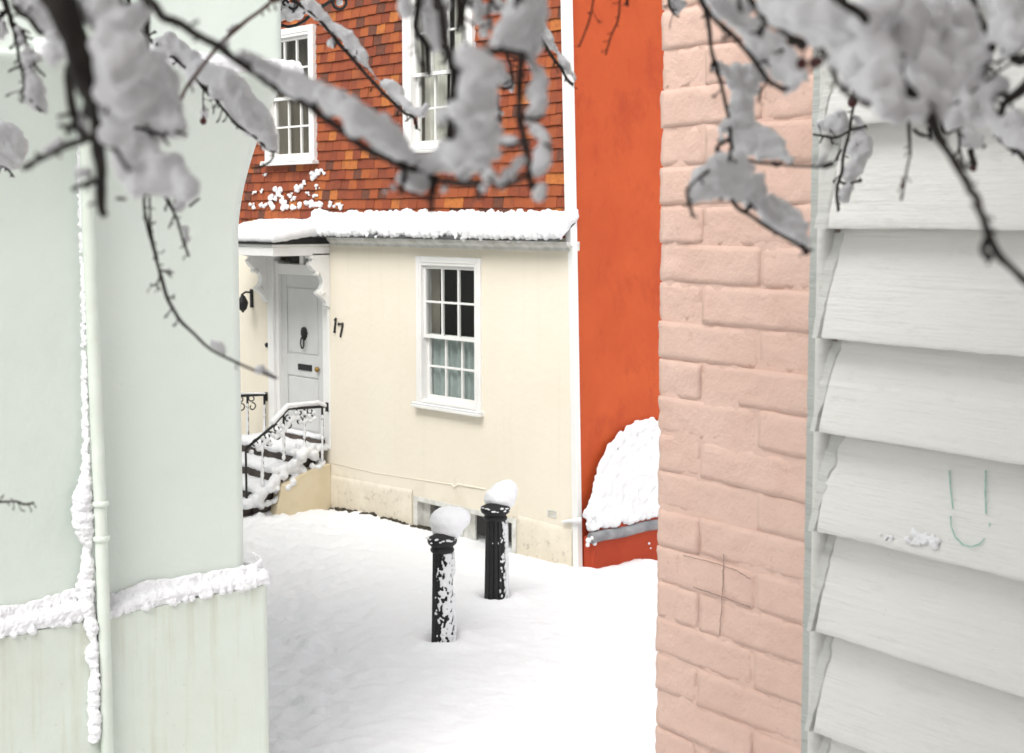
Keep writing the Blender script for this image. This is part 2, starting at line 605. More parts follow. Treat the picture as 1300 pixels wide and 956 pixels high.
tag(gm.build('snow_ground', M['snow_ground'], smooth=True, fix=False), 'white trodden snow covering the sloping lane', None, None, 'structure')

# ------------------------------------------------------------------ pale green house (left)
gh = thing('green_house', LF, 'pale green rendered house with drainpipe and snow on its plinth', 'house')
XC = LF.hit(313, 520)[0]
ZPL = (LF.hit(137, 780, -.075)[1] + LF.hit(322, 747, -.075)[1]) / 2
ZC0, ZC1 = LF.hit(313, 300)[1], LF.hit(330, 108)[1]
COVE = .16
def lshape(off, xc, back=16.0, left=-5.0, rad=.07, n=8):    # outline of the house at one height, front, rounded corner, side
    pts = [(left, -off), (-2.2, -off), (-1.2, -off), (-.6, -off), (-.2, -off), (.1, -off)]
    cx, cy = xc + off - rad, -off + rad
    for k in range(n + 1):
        a = -math.pi / 2 + math.pi / 2 * k / n
        pts.append((cx + rad * math.cos(a), cy + rad * math.sin(a)))
    pts += [(xc + off, 1.5), (xc + off, back)]
    return pts
def skin(rows):
    m = MB()
    n = len(rows[0][0])
    for pts, z in rows:
        m.v += [(x, y, z) for x, y in pts]
    for j in range(len(rows) - 1):
        for i in range(n - 1):
            a = j * n + i
            m.f.append((a, a + 1, a + n + 1, a + n))
    return m
rows = [(lshape(0, XC), ZPL - .05), (lshape(0, XC), ZC0)]
for k in range(1, 15):
    t = k / 14
    rows.append((lshape(COVE * t ** 1.7, XC), ZC0 + (ZC1 - ZC0) * t))
zt = ZC1
rows += [(lshape(COVE + .035, XC), zt + .004), (lshape(COVE + .045, XC), zt + .03), (lshape(COVE + .03, XC), zt + .05), (lshape(COVE + .004, XC), zt + .055), (lshape(COVE, XC), zt + .06), (lshape(COVE, XC), zt + 2.6)]
skin(rows).build('wall', M['green'], gh, smooth=True)
skin([(lshape(.075, XC, rad=.05), -.5), (lshape(.075, XC, rad=.05), ZPL - .006), (lshape(.069, XC, rad=.05), ZPL), (lshape(-.02, XC, rad=.05), ZPL + .006)]).build('plinth', M['green_plinth'], gh)
MB().add([(-5.0, -.05, zt + 2.6), (XC + .1, -.05, zt + 2.6), (XC + .1, 16, zt + 2.6), (-5, 16, zt + 2.6), (-2.5, .2, zt + 4.4), (-2.5, 16, zt + 4.4)],
         [(1, 2, 5, 4), (3, 0, 4, 5), (0, 1, 4), (2, 3, 5), (0, 3, 2, 1)]).build('roof', M['slate'], gh)
# unseen dark brick walls behind the viewer, added to shade near walls and branches
for nm_, cs, zt_ in (('added_shade_wall', ((-5.6, -3.0), (2.3, -3.0), (2.3, -3.9), (-5.6, -3.9)), 3.0), ('added_shade_wall', ((2.301, -3.9), (2.301, 2.6), (3.2, 2.6), (3.2, -3.9)), 7.0), ('added_shade_wall', ((.5, -2.4), (2.3, -2.4), (2.3, -2.999), (.5, -2.999)), 6.2)):
    wv = [LF.loc(Vector((x_, y_, 0)))[:2] for x_, y_ in cs]
    WM = MB()
    WM.v = [(x_, y_, z_) for z_ in (-.5, zt_) for x_, y_ in wv]
    WM.f = [(i, (i + 1) % 4, 4 + (i + 1) % 4, 4 + i) for i in range(4)] + [(3, 2, 1, 0), (4, 5, 6, 7)]
    WM.build(nm_, M['brick_plain'], gh)
# drainpipe
px = LF.hit(122.5, 500, -.11)[0]
pz0, pz1 = -.4, zt + 1.2
m = MB().tube([(px + .010, -.112, pz0), (px + .006, -.112, ZPL + .1), (px + .003, -.110, ZPL + .6), (px - .012, -.100, ZC0), (px - .02, -.115, ZC0 + .4), (px - .03, -COVE - .06, zt), (px - .035, -COVE - .06, pz1)], .029, 14)
pipe = m.build('drainpipe', M['green_pipe'], gh, smooth=True)
for v in (637, 681):
    z = LF.hit(126, v, -.07)[1]
    MB().lathe([(.033, -.012), (.038, -.010), (.038, .010), (.033, .012)], (px + .004, -.111, z), 16).build('pipe_collar', M['green_pipe'], pipe, smooth=True)
zb = LF.hit(126, 190, -.06)[1]
MB().box(px - .075, px + .045, -.06, .02, zb, zb + .03).build('pipe_bracket', M['green_pipe'], pipe, bevel=.003)
# snow on the plinth
random.seed(3)
sp = []
x = -1.3
xpipe = px
while x < XC + .06:
    u = proj(LF.w(x, -.07, ZPL))[0]
    h = lerp_tab([(-60, .115), (60, .125), (105, .15), (118, .16), (136, .055), (150, .075), (190, .115), (250, .105), (300, .10), (325, .10)], u)
    for k in range(5):
        f = random.random()
        sp.append((x + random.uniform(-.012, .012), -.078 + f * .075, ZPL + h * f * .85 * random.uniform(.7, 1) + .004, random.uniform(.012, .022)))
    sp.append((x, -.045, ZPL + h * .28, (.02, .042, h * .34)))
    sp.append((x, -.012, ZPL + h * .5, (.02, .022, h * .5)))
    x += .011
y = -.07
for k in range(40):      # round the corner
    yy = -.07 + k * .012
    sp.append((XC + .045, yy, ZPL + .03, (.03, .02, .05)))
for k in range(12):
    sp.append((XC + .02 + .02 * math.sin(k), -.05, ZPL + .03 + k * .012, .022 * (1 - k / 16)))
blobs('ledge_snow', sp, M['snow'], gh, voxel=.005, smooth=2, disp=.026, dsc=.05, grain=(.007, .010))
# snow clinging along the pipe
sp = []
z = ZPL - .55
while z < zt - .2:
    v = proj(LF.w(px, -.06, z))[1]
    w = lerp_tab([(200, .004), (420, .005), (560, .010), (600, .018), (625, .042), (655, .05), (680, .034), (690, .012), (705, .022), (740, .04), (790, .03), (812, .012), (825, .032), (850, .012), (860, .022), (1000, .03)], v)
    yw = -.07 if z > ZPL else -.10
    if w > .006 or random.random() < .75:
        sp.append((px - .030 - w * random.uniform(.5, .75), yw + random.uniform(-.01, .012), z, (w * random.uniform(.75, 1.1) + .003, .02 + w * .5, .012 + w * .25)))
    z += .009
blobs('pipe_snow', sp, M['snow'], gh, voxel=.005, smooth=2, disp=.014, dsc=.03, grain=(.010, .010))
# snow on the little cornice under the upper storey
sp = []
for k in range(110):
    x = XC + COVE + .05 - k * .012
    sp.append((x, -COVE - .025, zt + .06, (.02, .03, .035 + .03 * noise.noise(Vector((k * .11, 0, 0))))))
    sp.append((x, -COVE - .01, zt + .09 + .02 * noise.noise(Vector((k * .07, 3, 0))), .022))
for k in range(40):
    sp.append((XC + COVE + .03, -COVE - .02 + k * .02, zt + .07, (.03, .02, .04)))
blobs('cornice_snow', sp, M['snow'], gh, voxel=.007, smooth=2, disp=.015, dsc=.03)

# iron bracket on the corner of the green house
bp = pt(341, 20, 7.35)
ib = thing('iron_bracket', bp, 'black scrolled iron wall bracket with snow on green house corner', 'bracket')
def ibp(u, v, dd=0):
    return pt(u, v, 7.35 + dd) - bp
MB().box(-.018, .018, -.018, .018, -.125, .6).build('bar', M['iron'], ib, bevel=.004)
MB().tube([ibp(341, 38), ibp(337, 36, .1), ibp(330, 34, .25)], .012, 8).build('wall_fixing', M['iron'], ib)
def curl(c, r0, r1, a0, a1, n=16):
    return [(c[0] + (r0 + (r1 - r0) * k / n) * math.cos(a0 + (a1 - a0) * k / n), c[1] - (r0 + (r1 - r0) * k / n) * math.sin(a0 + (a1 - a0) * k / n)) for k in range(n + 1)]
for path, w in (([(345, 20), (349, 27), (357, 32), (366, 34), (376, 32), (387, 26), (397, 17), (410, 8), (424, -2), (440, -14)], 2.0),
                (curl((349, 34), 6, 2, 1.9, -4.2), 1.6), ([(344, 17), (351, 15), (356, 12), (355, 9)], 1.8), (curl((362, 4), 4, 2, 0, 5), 1.5),
                (curl((373, 5), 7, 3, -2.6, 2.4), 1.6), (curl((431, 3), 8.5, 8.5, 0, 6.283, 22), 1.9), ([(341, -2), (365, -9), (400, -14), (440, -16)], 2.2), (curl((392, -2), 6, 3, 0, 5), 1.5)):
    MB().tube([ibp(*p) for p in path], w * 7.35 / FPX, 8).build('scroll', M['iron'], ib, smooth=True)
sp = []
for u, v, r in ((352, 8, 6), (360, 14, 7), (368, 20, 8), (378, 18, 8), (372, 10, 7), (386, 12, 6), (356, 22, 5), (383, 6, 6), (360, 0, 8), (395, 6, 5), (344, 58, 6), (348, 66, 7), (340, 64, 5), (431, 3, 5), (332, -2, 8), (328, 8, 7), (333, 16, 6)):
    q = ibp(u, v, .035)
    rr = r * 7.35 / FPX
    sp.append((q.x, q.y, q.z, rr))
blobs('snow', sp, M['snow'], ib, voxel=.007, smooth=3, disp=.01, dsc=.03)

# ------------------------------------------------------------------ cream house
ch = thing('cream_house', HF, 'cream rendered cottage numbered 17 with tile-hung upper storey', 'house')
h = HF.hit
ZT = h(560, 315)[1]                       # top of the cream wall
TY = .02                                  # the tiles hang a little behind the cream front
xtop, ztop = h(723, 0, TY)
LEAN = xtop / ztop                        # the corner leans
def lean(x, z):
    return x + LEAN * max(0, z)
def wall_holes(x0, x1, z0, z1, y0, y1, holes, leanright=True):
    xs = sorted({x0, x1, *[q for H in holes for q in H[:2]]})
    zs = sorted({z0, z1, *[q for H in holes for q in H[2:]]})
    solid = lambda i, j: 0 <= i < len(xs) - 1 and 0 <= j < len(zs) - 1 and not any(H[0] - 1e-6 < (xs[i] + xs[i + 1]) / 2 < H[1] + 1e-6 and H[2] - 1e-6 < (zs[j] + zs[j + 1]) / 2 < H[3] + 1e-6 for H in holes)
    m, idx = MB(), {}
    def V(i, j, y):
        k = (i, j, y)
        if k not in idx:
            x = xs[i]
            if leanright and i == len(xs) - 1:
                x = lean(x, zs[j])
            idx[k] = len(m.v)
            m.v.append((x, y, zs[j]))
        return idx[k]
    for i in range(len(xs) - 1):
        for j in range(len(zs) - 1):
            if not solid(i, j):
                continue
            m.f.append((V(i, j, y0), V(i + 1, j, y0), V(i + 1, j + 1, y0), V(i, j + 1, y0)))
            m.f.append((V(i, j, y1), V(i, j + 1, y1), V(i + 1, j + 1, y1), V(i + 1, j, y1)))
            for di, dj, a, b in ((-1, 0, (0, 0), (0, 1)), (1, 0, (1, 1), (1, 0)), (0, -1, (1, 0), (0, 0)), (0, 1, (0, 1), (1, 1))):
                if not solid(i + di, j + dj):
                    m.f.append((V(i + a[0], j + a[1], y0), V(i + b[0], j + b[1], y0), V(i + b[0], j + b[1], y1), V(i + a[0], j + a[1], y1)))
    return m
# openings
gwx0, gwz1 = h(530, 325)
gwx1, gwz0 = h(612, 524)
bwx0, bwz1 = h(526, 629)
bwx1 = h(656, 660)[0]
bwz0 = -.35
dx0, dx1 = h(341.5, 430)[0], h(418, 430)[0]
dz0, dz1 = h(385, 561)[1], h(385, 322)[1]
HOLES = [(gwx0 + .02, gwx1 - .02, gwz0 + .02, gwz1 - .02), (bwx0, bwx1, bwz0, bwz1), (dx0, dx1, dz0, dz1)]
wall_holes(-7.5, -.06, -.6, ZT + .12, 0, .28, HOLES).build('wall', M['cream'], ch)
# side pieces so that the house is a body, and its roof
MB().box(-7.5, -7.2, .5, 6, -.6, ztop + .9).box(-7.2, -.1, 5.7, 6, -.6, ztop + .9).build('rear_wall', M['bodywall'], ch)
MB().add([(-7.6, .1, ztop + .9), (0, .1, ztop + .9), (0, 6.1, ztop + .9), (-7.6, 6.1, ztop + .9), (-7.6, 3, ztop + 3), (0, 3, ztop + 3)],
         [(0, 1, 5, 4), (2, 3, 4, 5), (0, 4, 3), (1, 2, 5), (0, 3, 2, 1)]).build('roof', M['slate'], ch)
# white corner board, lower and upper
m = MB()
for z0, z1, y0, y1, w in ((-.5, ZT + .05, -.012, .05, .055), (ZT + .05, ztop + .9, TY - .055, TY + .03, .06)):
    a, b = lean(0, z0), lean(0, z1)
    m.add([(a - w, y0, z0), (a + .012, y0, z0), (a + .012, y1, z0), (a - w, y1, z0), (b - w, y0, z1), (b + .012, y0, z1), (b + .012, y1, z1), (b - w, y1, z1)],
          [(0, 3, 2, 1), (4, 5, 6, 7), (0, 1, 5, 4), (1, 2, 6, 5), (2, 3, 7, 6), (3, 0, 4, 7)])
m.build('corner_board', M['white'], ch, bevel=.004)
# raised plaster band at the foot of the wall, with its uneven top edge
def band(x0, x1, pts, th, name, mat):
    m = MB()
    n = 90
    prof = []
    for k in range(n + 1):
        x = x0 + (x1 - x0) * k / n
        zt_ = lerp_tab(pts, x) + .008 * noise.noise(Vector((x * 6, 0, 1)))
        m.v += [(x, .004, zt_), (x, -th, zt_ - .012), (x, -th - .004, zt_ - .05), (x, -th * .7, -.5)]
    for k in range(n):
        a = k * 4
        for q in range(3):
            m.f.append((a + q, a + q + 1, a + q + 5, a + q + 4))
    return m.build(name, mat, ch, smooth=True)
tabl = sorted([h(417, 602), h(525, 622)])
band(tabl[0][0], bwx0 - .03, tabl, .006, 'plaster_band', M['cream'])
tabr = sorted([h(660, 654), h(728, 672)])
band(bwx1 + .03, -.085, tabr, .006, 'plaster_band', M['cream'])
cr = [h(u, v) for u, v in ((420, 588), (450, 594), (480, 601), (520, 607), (560, 613), (574, 615), (577, 619), (582, 615), (600, 618), (616, 621))]
MB().tube([(x, -.001, z) for x, z in cr], [.004, .006, .005, .006, .007, .009, .012, .011, .012, .008], 6).build('plaster_ridge', M['cream'], ch, smooth=True)
# number plate vent low on the right
vx, vz = h(701, 652)
m = MB().ring(vx - .06, vx + .06, vz - .032, vz + .032, .012, -.008, .004)
for k in range(4):
    m.box(vx - .05, vx + .05, -.005, .004, vz - .022 + k * .014, vz - .016 + k * .014)
m.build('air_vent', M['white_old'], ch)

def window(x0, x1, z0, z1, yf, fw, cols, rows, back, sill=.05, split=.5, snow=True, lab=None):
    """double-hung sash window; frame face at yf"""
    top = .055
    w = MB().ring(x0, x1, z0, z1, fw, yf - .022, yf + .12, wb=.05, wt=fw * 1.05)
    w.ring(x0 + fw * .55, x1 - fw * .55, z0 + .02, z1 - fw * .55, .014, yf - .030, yf - .02)
    win = w.build('window', M['white'], ch, bevel=.004)
    if lab:
        win['label'] = lab
    ix0, ix1, iz0, iz1 = x0 + fw, x1 - fw, z0 + .05, z1 - fw * 1.05
    zm = iz0 + (iz1 - iz0) * split
    for nm, a, b, ys, ins in (('upper', zm - .02, iz1, yf + .012, .0), ('lower', iz0, zm + .02, yf + .058, .0)):
        s = MB().ring(ix0 + ins, ix1 - ins, a, b, .034, ys, ys + .04, wb=.045 if nm == 'lower' else .036, wt=.036)
        gx0, gx1, gz0, gz1 = ix0 + .034, ix1 - .034, a + (.045 if nm == 'lower' else .036), b - .036
        for c in range(1, cols):
            xx = gx0 + (gx1 - gx0) * c / cols
            s.box(xx - .0105, xx + .0105, ys + .004, ys + .034, gz0, gz1)
        for r in range(1, rows):
            zz = gz0 + (gz1 - gz0) * r / rows
            s.box(gx0, gx1, ys + .0055, ys + .032, zz - .0105, zz + .0105)
        s.build('sash', M['white'], win, bevel=.003)
        for c in range(cols):
            for r in range(rows):
                xa, xb = gx0 + (gx1 - gx0) * c / cols, gx0 + (gx1 - gx0) * (c + 1) / cols
                za, zb_ = gz0 + (gz1 - gz0) * r / rows, gz0 + (gz1 - gz0) * (r + 1) / rows
                t1, t2 = random.uniform(-.0008, .0008), random.uniform(-.0008, .0008)
                yy = ys + .02
                MB().add([(xa, yy + t1, za), (xb, yy - t1, za), (xb, yy + t2, zb_), (xa, yy - t2, zb_)], [(0, 1, 2, 3)]).build('pane', M['glass'], win, fix=False)
    # sill
    MB().extrude_x([(yf + .10, z0 - .03), (yf - .07, z0 - .035), (yf - .07, z0 - .005), (yf - .02, z0 + .004), (yf + .10, z0 + .006)], x0 - .03, x1 + .03).build('sill', M['white'], win, bevel=.004)
    # room behind
    yb = yf + .75
    MB().add([(x0, yf + .115, z0), (x1, yf + .115, z0), (x1, yf + .115, z1), (x0, yf + .115, z1), (x0 - .3, yb, z0 - .3), (x1 + .3, yb, z0 - .3), (x1 + .3, yb, z1 + .3), (x0 - .3, yb, z1 + .3)],
             [(4, 5, 6, 7), (0, 1, 5, 4), (1, 2, 6, 5), (2, 3, 7, 6), (3, 0, 4, 7)]).build('room', M['dark'] if back == 'cafe' else M['blind'], win)
    def drape(xa, xb, za, zb_, y, amp, nf, mat):
        ph = random.random() * 9
        MB().grid(lambda a, b: (xa + (xb - xa) * a, y + amp * math.sin(ph + a * nf * 6.28 + .6 * math.sin(a * 17)) + .006 * noise.noise(Vector((a * 9, b * 2, ph))), za + (zb_ - za) * b), int(nf * 14), 6).build('curtain', mat, win, smooth=True)
    if back == 'cafe':
        drape(ix0 + .02, ix1, iz0 - .02, zm + .01, yf + .135, .024, 6, M['curtain'])
    if back == 'drapes':
        drape(ix0 - .02, ix0 + (ix1 - ix0) * .40, iz0 - .02, iz1 + .02, yf + .2, .025, 4, M['curtain_pale'])
        drape(ix0 + (ix1 - ix0) * .55, ix1, iz0 - .02, iz1 + .02, yf + .2, .025, 4, M['curtain_pale'])
    if back == 'dim':
        MB().grid(lambda a, b: (ix0 - .05 + (ix1 - ix0 + .1) * a, yf + .30 + .01 * math.sin(a * 40), iz0 - .05 + (iz1 - iz0 + .1) * b), 40, 2).build('curtain', M['blind'], win, smooth=True)
    if snow:
        sp = []
        n = 60
        for k in range(n):
            a = k / (n - 1)
            sp.append((x0 - .02 + (x1 - x0 + .04) * a, yf - .045, z0 + .006, (.02, .024, .011 + .010 * max(0, noise.noise(Vector((k * .23, x0, 0)))))))
        blobs('sill_snow', sp, M['snow'], win, voxel=.006, smooth=1, disp=.008, dsc=.03)
    return win
window(gwx0, gwx1, gwz0, gwz1, -.005, .085, 3, 2, 'cafe', split=.475, lab='ground-floor sash window with net curtain behind the lower half')
ux0, uz1 = h(338, 44, TY - .02)
ux1, uz0 = h(403, 204, TY - .02)
uz1b = h(403, 28, TY - .02)[1]
window(ux0, ux1, uz0, (uz1 + uz1b) / 2, TY - .045, .095, 3, 2, 'dim', split=.5)
wx0, wz0 = h(516, 192, TY - .02)
wx1, _ = h(604, 180, TY - .02)
wz1 = wz0 + 1.72
window(wx0, wx1, wz0, wz1, TY - .045, .13, 3, 2, 'drapes', split=.46)
UPWIN = [(ux0, ux1, uz0 - .03, (uz1 + uz1b) / 2), (wx0, wx1, wz0 - .03, wz1)]

wall_holes(-7.5, -.05, ZT + .121, ztop + .9, TY + .03, .5, [(a_ + .03, b_ - .03, c_ + .06, d_ - .03) for a_, b_, c_, d_ in UPWIN], True).build('upper_wall', M['bodywall'], ch)
# basement window
bw = MB().ring(bwx0, bwx1, bwz0, bwz1, .06, -.012, .10, wt=.05).build('basement_window', M['white_old'], ch, bevel=.004)
bx = lambda u: h(u, 665, .08)[0]
for a, b in ((538, 546.5), (561, 573), (574, 589), (590, 604)):
    MB().box(bx(a), bx(b), .07, .095, bwz0, bwz1 - .05).build('shutter_board', M['white_old'], bw, bevel=.003)
def quad(xa, xb, y, za, zb_):
    return MB().add([(xa, y, za), (xb, y, za), (xb, y, zb_), (xa, y, zb_)], [(0, 1, 2, 3)])
quad(bx(546.5), bx(561), .085, bwz0, bwz1 - .05).build('pane', M['glass'], bw, fix=False)
quad(bx(604), bwx1 - .06, .085, bwz0, bwz1 - .05).build('pane', M['glass'], bw, fix=False)
MB().box(bx(640), bx(644), .07, .10, bwz0, bwz1 - .05).build('mullion', M['white_old'], bw, bevel=.003)
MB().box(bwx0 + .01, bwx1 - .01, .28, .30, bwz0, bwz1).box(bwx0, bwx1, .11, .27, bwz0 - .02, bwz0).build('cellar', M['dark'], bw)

# cornice, pent roof and its snow
zr = ZT + .085
def leanx(pr, x0, z):
    return pr
MB().extrude_x([(.1, ZT), (-.020, ZT), (-.024, ZT + .03), (-.055, ZT + .055), (-.07, ZT + .088), (.1, ZT + .088)], dx1 + .02, lean(-.0, ZT) - .012).build('cornice', M['white_old'], ch, bevel=.003)
MB().extrude_x([(TY + .01, zr + .17), (-.20, zr + .006), (-.20, zr + .026), (TY + .01, zr + .19)], dx1 + .05, lean(0, ZT) + .005).build('pent_roof', M['slate'], ch)
random.seed(5)
sp = []
x = -4.15
while x < lean(0, ZT) + .015:
    u = proj(HF.w(x, 0, ZT + .2))[0]
    bare = .55 if noise.noise(Vector((x * 2.3, 7, 0))) > .2 and u > 440 else 1
    th = .10 + .025 * noise.noise(Vector((x * 2.1, 1, 0)))
    for k in range(9):
        f = k / 8
        yy = -.195 + .23 * f
        if f < .12 and bare < 1:
            continue
        zz = zr + .03 + .16 * f
        sp.append((x + random.uniform(-.02, .02), yy + random.uniform(-.012, .012), zz + th * .45 + random.uniform(-.012, .012), (.03, .032, th * .6)))
    if random.random() < .6:
        sp.append((x, -.20 + random.uniform(0, .1), zr + th * .6 + random.uniform(-.05, .03), random.uniform(.016, .028)))
    if random.random() < .5:
        sp.append((x, TY - .03, zr + .2 + th * .6 + .045 * noise.noise(Vector((x * 3.3, 2, 2))) + random.uniform(-.02, .012), random.uniform(.025, .04)))
    x += .026
blobs('roof_snow', sp, M['snow'], ch, voxel=.012, smooth=4, disp=.035, dsc=.045)
# clots of snow caught on the lower tiles at the left
sp = []
for u, v, r in ((350, 245, 10), (346, 250, 8), (357, 252, 6), (367, 248, 6), (378, 238, 8), (384, 232, 5), (372, 252, 5), (400, 222, 9), (408, 218, 6), (396, 226, 5), (330, 243, 5), (322, 245, 4), (402, 237, 5), (399, 247, 5), (390, 246, 4), (335, 222, 4), (333, 261, 7), (342, 262, 8), (361, 260, 9), (375, 262, 9), (392, 259, 8), (405, 258, 8), (420, 260, 7), (430, 262, 6), (318, 262, 7)):
    for k in range(6):
        x, z = h(u + random.uniform(-r, r) * .6, v + random.uniform(-r, r) * .5, TY - .045)
        q = r * .0078 * random.uniform(.25, .5)
        sp.append((x, TY - .035, z, (q * 1.3, q * .7, q)))
blobs('tile_snow', sp, M['snow'], ch, voxel=.0075, smooth=2, disp=.022, dsc=.02)

# ---- hung tiles
TW, TG, TH, TT = .145, .106, .15, .013
tme = bpy.data.meshes.new('tile')
bm = bmesh.new()
bmesh.ops.create_cube(bm, size=1.0)
for v in bm.verts:
    v.co = Vector((v.co.x * TW * .985, v.co.y * TT, v.co.z * TH))
bmesh.ops.bevel(bm, geom=[e for e in bm.edges], offset=.0025, segments=1, affect='EDGES')
bm.to_mesh(tme)
bm.free()
tme.materials.append(M['tile'])
cands = []
random.seed(21)
z = zr + .10
row = 0
while z < ztop + .75:
    x = -6.4 + (TW / 2 if row % 2 else 0) + random.uniform(-.01, .01)
    while x < .1:
        a, b = x, x + TW
        zc = z + TG * .5
        for X0, X1, Z0, Z1 in UPWIN:
            if Z0 + .01 < zc < Z1 + .02:
                if a >= X0 + .02 and b <= X1 - .02:
                    a = b
                elif a < X0 < b:
                    b = X0 + .02
                elif a < X1 < b:
                    a = X1 - .02
        e = lean(0, zc) - .06
        b = min(b, e)
        if b - a > .025:
            p = HF.w((a + b) / 2, TY, zc)
            u, v, d = proj(p)
            vis = 322 < u < 735 and -12 < v < 278
            w = abs(proj(HF.w(b, TY, zc))[0] - proj(HF.w(a, TY, zc))[0])
            cands.append((vis, w / d if vis else 0, a, b, z))
        x += TW
    z += TG
    row += 1
cands.sort(key=lambda c: (-c[0], -c[1]))
rest = MB()
TILT = math.atan2(.023, TH)
tw = None
back = MB().box(-6.4, lean(0, ZT) - .07, TY + .012, TY + .028, zr + .1, zr + .12).build('tile_hanging', M['slate'], ch)
tcount = 0
for vis, sz, a, b, z in cands:
    jx, jz, jr, jy = random.uniform(-.0015, .0015), random.uniform(-.005, .004), random.gauss(0, .008), random.uniform(-.005, .002)
    loc = Vector(((a + b) / 2 + jx, TY - .010 + jy, z + TH / 2 + jz))
    rot = Matrix.Rotation(jr, 4, 'Y') @ Matrix.Rotation(-TILT + random.gauss(0, .008), 4, 'X')
    sx = (b - a) / TW
    if vis and tcount < 300:
        o = bpy.data.objects.new('tile', tme)
        COL.objects.link(o)
        o.parent = back
        o.matrix_local = Matrix.Translation(loc) @ rot @ Matrix.Diagonal((sx, 1, 1, 1))
        tcount += 1
    else:
        q = MB().box(-TW * .49 * sx, TW * .49 * sx, -TT / 2, TT / 2, -TH / 2, TH / 2)
        T = Matrix.Translation(loc) @ rot
        rest.add([T @ Vector(v) for v in q.v], q.f)
if rest.v:
    tag(rest.build('tile', M['tile_i'], back), kind='stuff')

# ---- door
yd = .06
fx0, fx1 = dx0, dx1
m = MB()
ztr0, ztr1 = h(385, 349, yd)[1], h(385, 336, .02)[1]
lx0, lx1 = h(358, 450, yd)[0], h(411.5, 450, yd)[0]
m.box(fx0, fx0 + .12, -.02, .10, dz0 - .02, dz1 + .02)                 # left post
m.box(fx0 + .119, lx0 + .002, .015, .20, dz0 - .02, dz1 - .1)
m.box(lx1 - .002, fx1, yd - .02, .20, dz0 - .02, dz1 - .1)
m.box(fx1 - .035, fx1 + .01, -.012, yd - .021, dz0 - .02, dz1 + .02)
m.box(fx0 + .12, fx1 - .05, .012, .20, ztr0, ztr1)                  # transom
m.box(fx0 + .12, fx1 - .05, -.018, .19, dz1 - .025, dz1 + .03)
m.box((lx0 + lx1) / 2 + .0, (lx0 + lx1) / 2 + .08, .03, .10, ztr1, dz1 - .025)
m.build('door_frame', M['white'], ch, bevel=.006)
quad(fx0 + .1, fx1 - .03, .11, ztr1, dz1).build('fanlight', M['glass'], ch, fix=False)
MB().box(fx0 + .1, fx1 - .03, .24, .27, ztr1 - .05, dz1).build('fanlight_room', M['dark'], ch)
door = MB().box(lx0, lx1, yd + .015, yd + .05, dz0, ztr0)
sw = .11
zp = [h(385, v, yd)[1] for v in (364, 451, 478, 548)]
for q in ((lx0, lx0 + sw, dz0, ztr0), (lx1 - sw, lx1, dz0, ztr0)):
    door.box(q[0], q[1], yd, yd + .02, q[2], q[3])
for z0, z1 in ((zp[0], ztr0), (zp[2], zp[1]), (dz0, zp[3])):
    door.box(lx0 + sw, lx1 - sw, yd + .0015, yd + .02, z0, z1)
door = door.build('door', M['door'], ch, bevel=.004)
for z0, z1 in ((zp[1], zp[0]), (zp[3], zp[2])):
    MB().box(lx0 + sw + .02, lx1 - sw - .02, yd + .006, yd + .02, z0 + .02, z1 - .02).build('panel', M['door'], door, bevel=.008)
kx, kz = h(386, 424, yd)
m = MB().lathe([(.008, -.075), (.03, -.06), (.045, -.02), (.052, .02), (.045, .06), (.02, .08)], (0, 0, 0), 14)
for k in range(9):
    a = k * .7
    m.add([(q.x * .022 + .045 * math.cos(a), q.y * .022, q.z * .022 + .05 * math.sin(a) + .01) for q in ICO_V], ICO_F)
m.tube([(.030 * math.cos(a), -.045, -.10 + .062 * math.sin(a)) for a in [k * 6.283 / 18 for k in range(19)]], .012, 8)
m.v = [(x + kx, y * .6 + yd, z + kz) for x, y, z in m.v]
tag(m.build('knocker', M['iron'], door, smooth=True), 'black lion-head ring knocker')
a, b = h(379, 461.5, yd), h(396, 471.5, yd)
MB().box(a[0], b[0], yd - .012, yd + .004, b[1], a[1]).build('letterbox', M['iron'], door, bevel=.004)
kx2, kz2 = h(405, 469, yd)
MB().add([(q.x * .032 + kx2, q.y * .025 + yd - .03, q.z * .032 + kz2) for q in ICO_V], ICO_F).box(kx2 - .01, kx2 + .01, yd - .03, yd, kz2 - .01, kz2 + .01).build('knob', M['brass'], door, smooth=True)
bxx, bzz = h(339.5, 438)
MB().lathe([(.02, 0), (.03, .008), (.026, .02), (.01, .03)], (0, 0, 0), 14).build('bell_push', M['iron'], ch).matrix_local = Matrix.Translation((bxx, 0, bzz)) @ Matrix.Rotation(math.pi / 2, 4, 'X')

# door number
def strokes(name, lst, w):
    m = MB()
    for path in lst:
        m.tube([(*[h(u, v)[0]], -.012, h(u, v)[1]) for u, v in path], w, 6)
    return m.build(name, M['iron'], ch, smooth=True)
strokes('numeral_one', [[(427.6, 404), (426.6, 412), (425.6, 421)], [(427.6, 404), (425.8, 406.5)], [(424.8, 421.5), (426.6, 421)]], .011)
strokes('numeral_seven', [[(430.3, 412.5), (431.2, 410.5), (433.5, 411.5), (436.2, 410.5)], [(436.2, 410.5), (435, 418), (433.6, 424), (433.2, 428)]], .011)

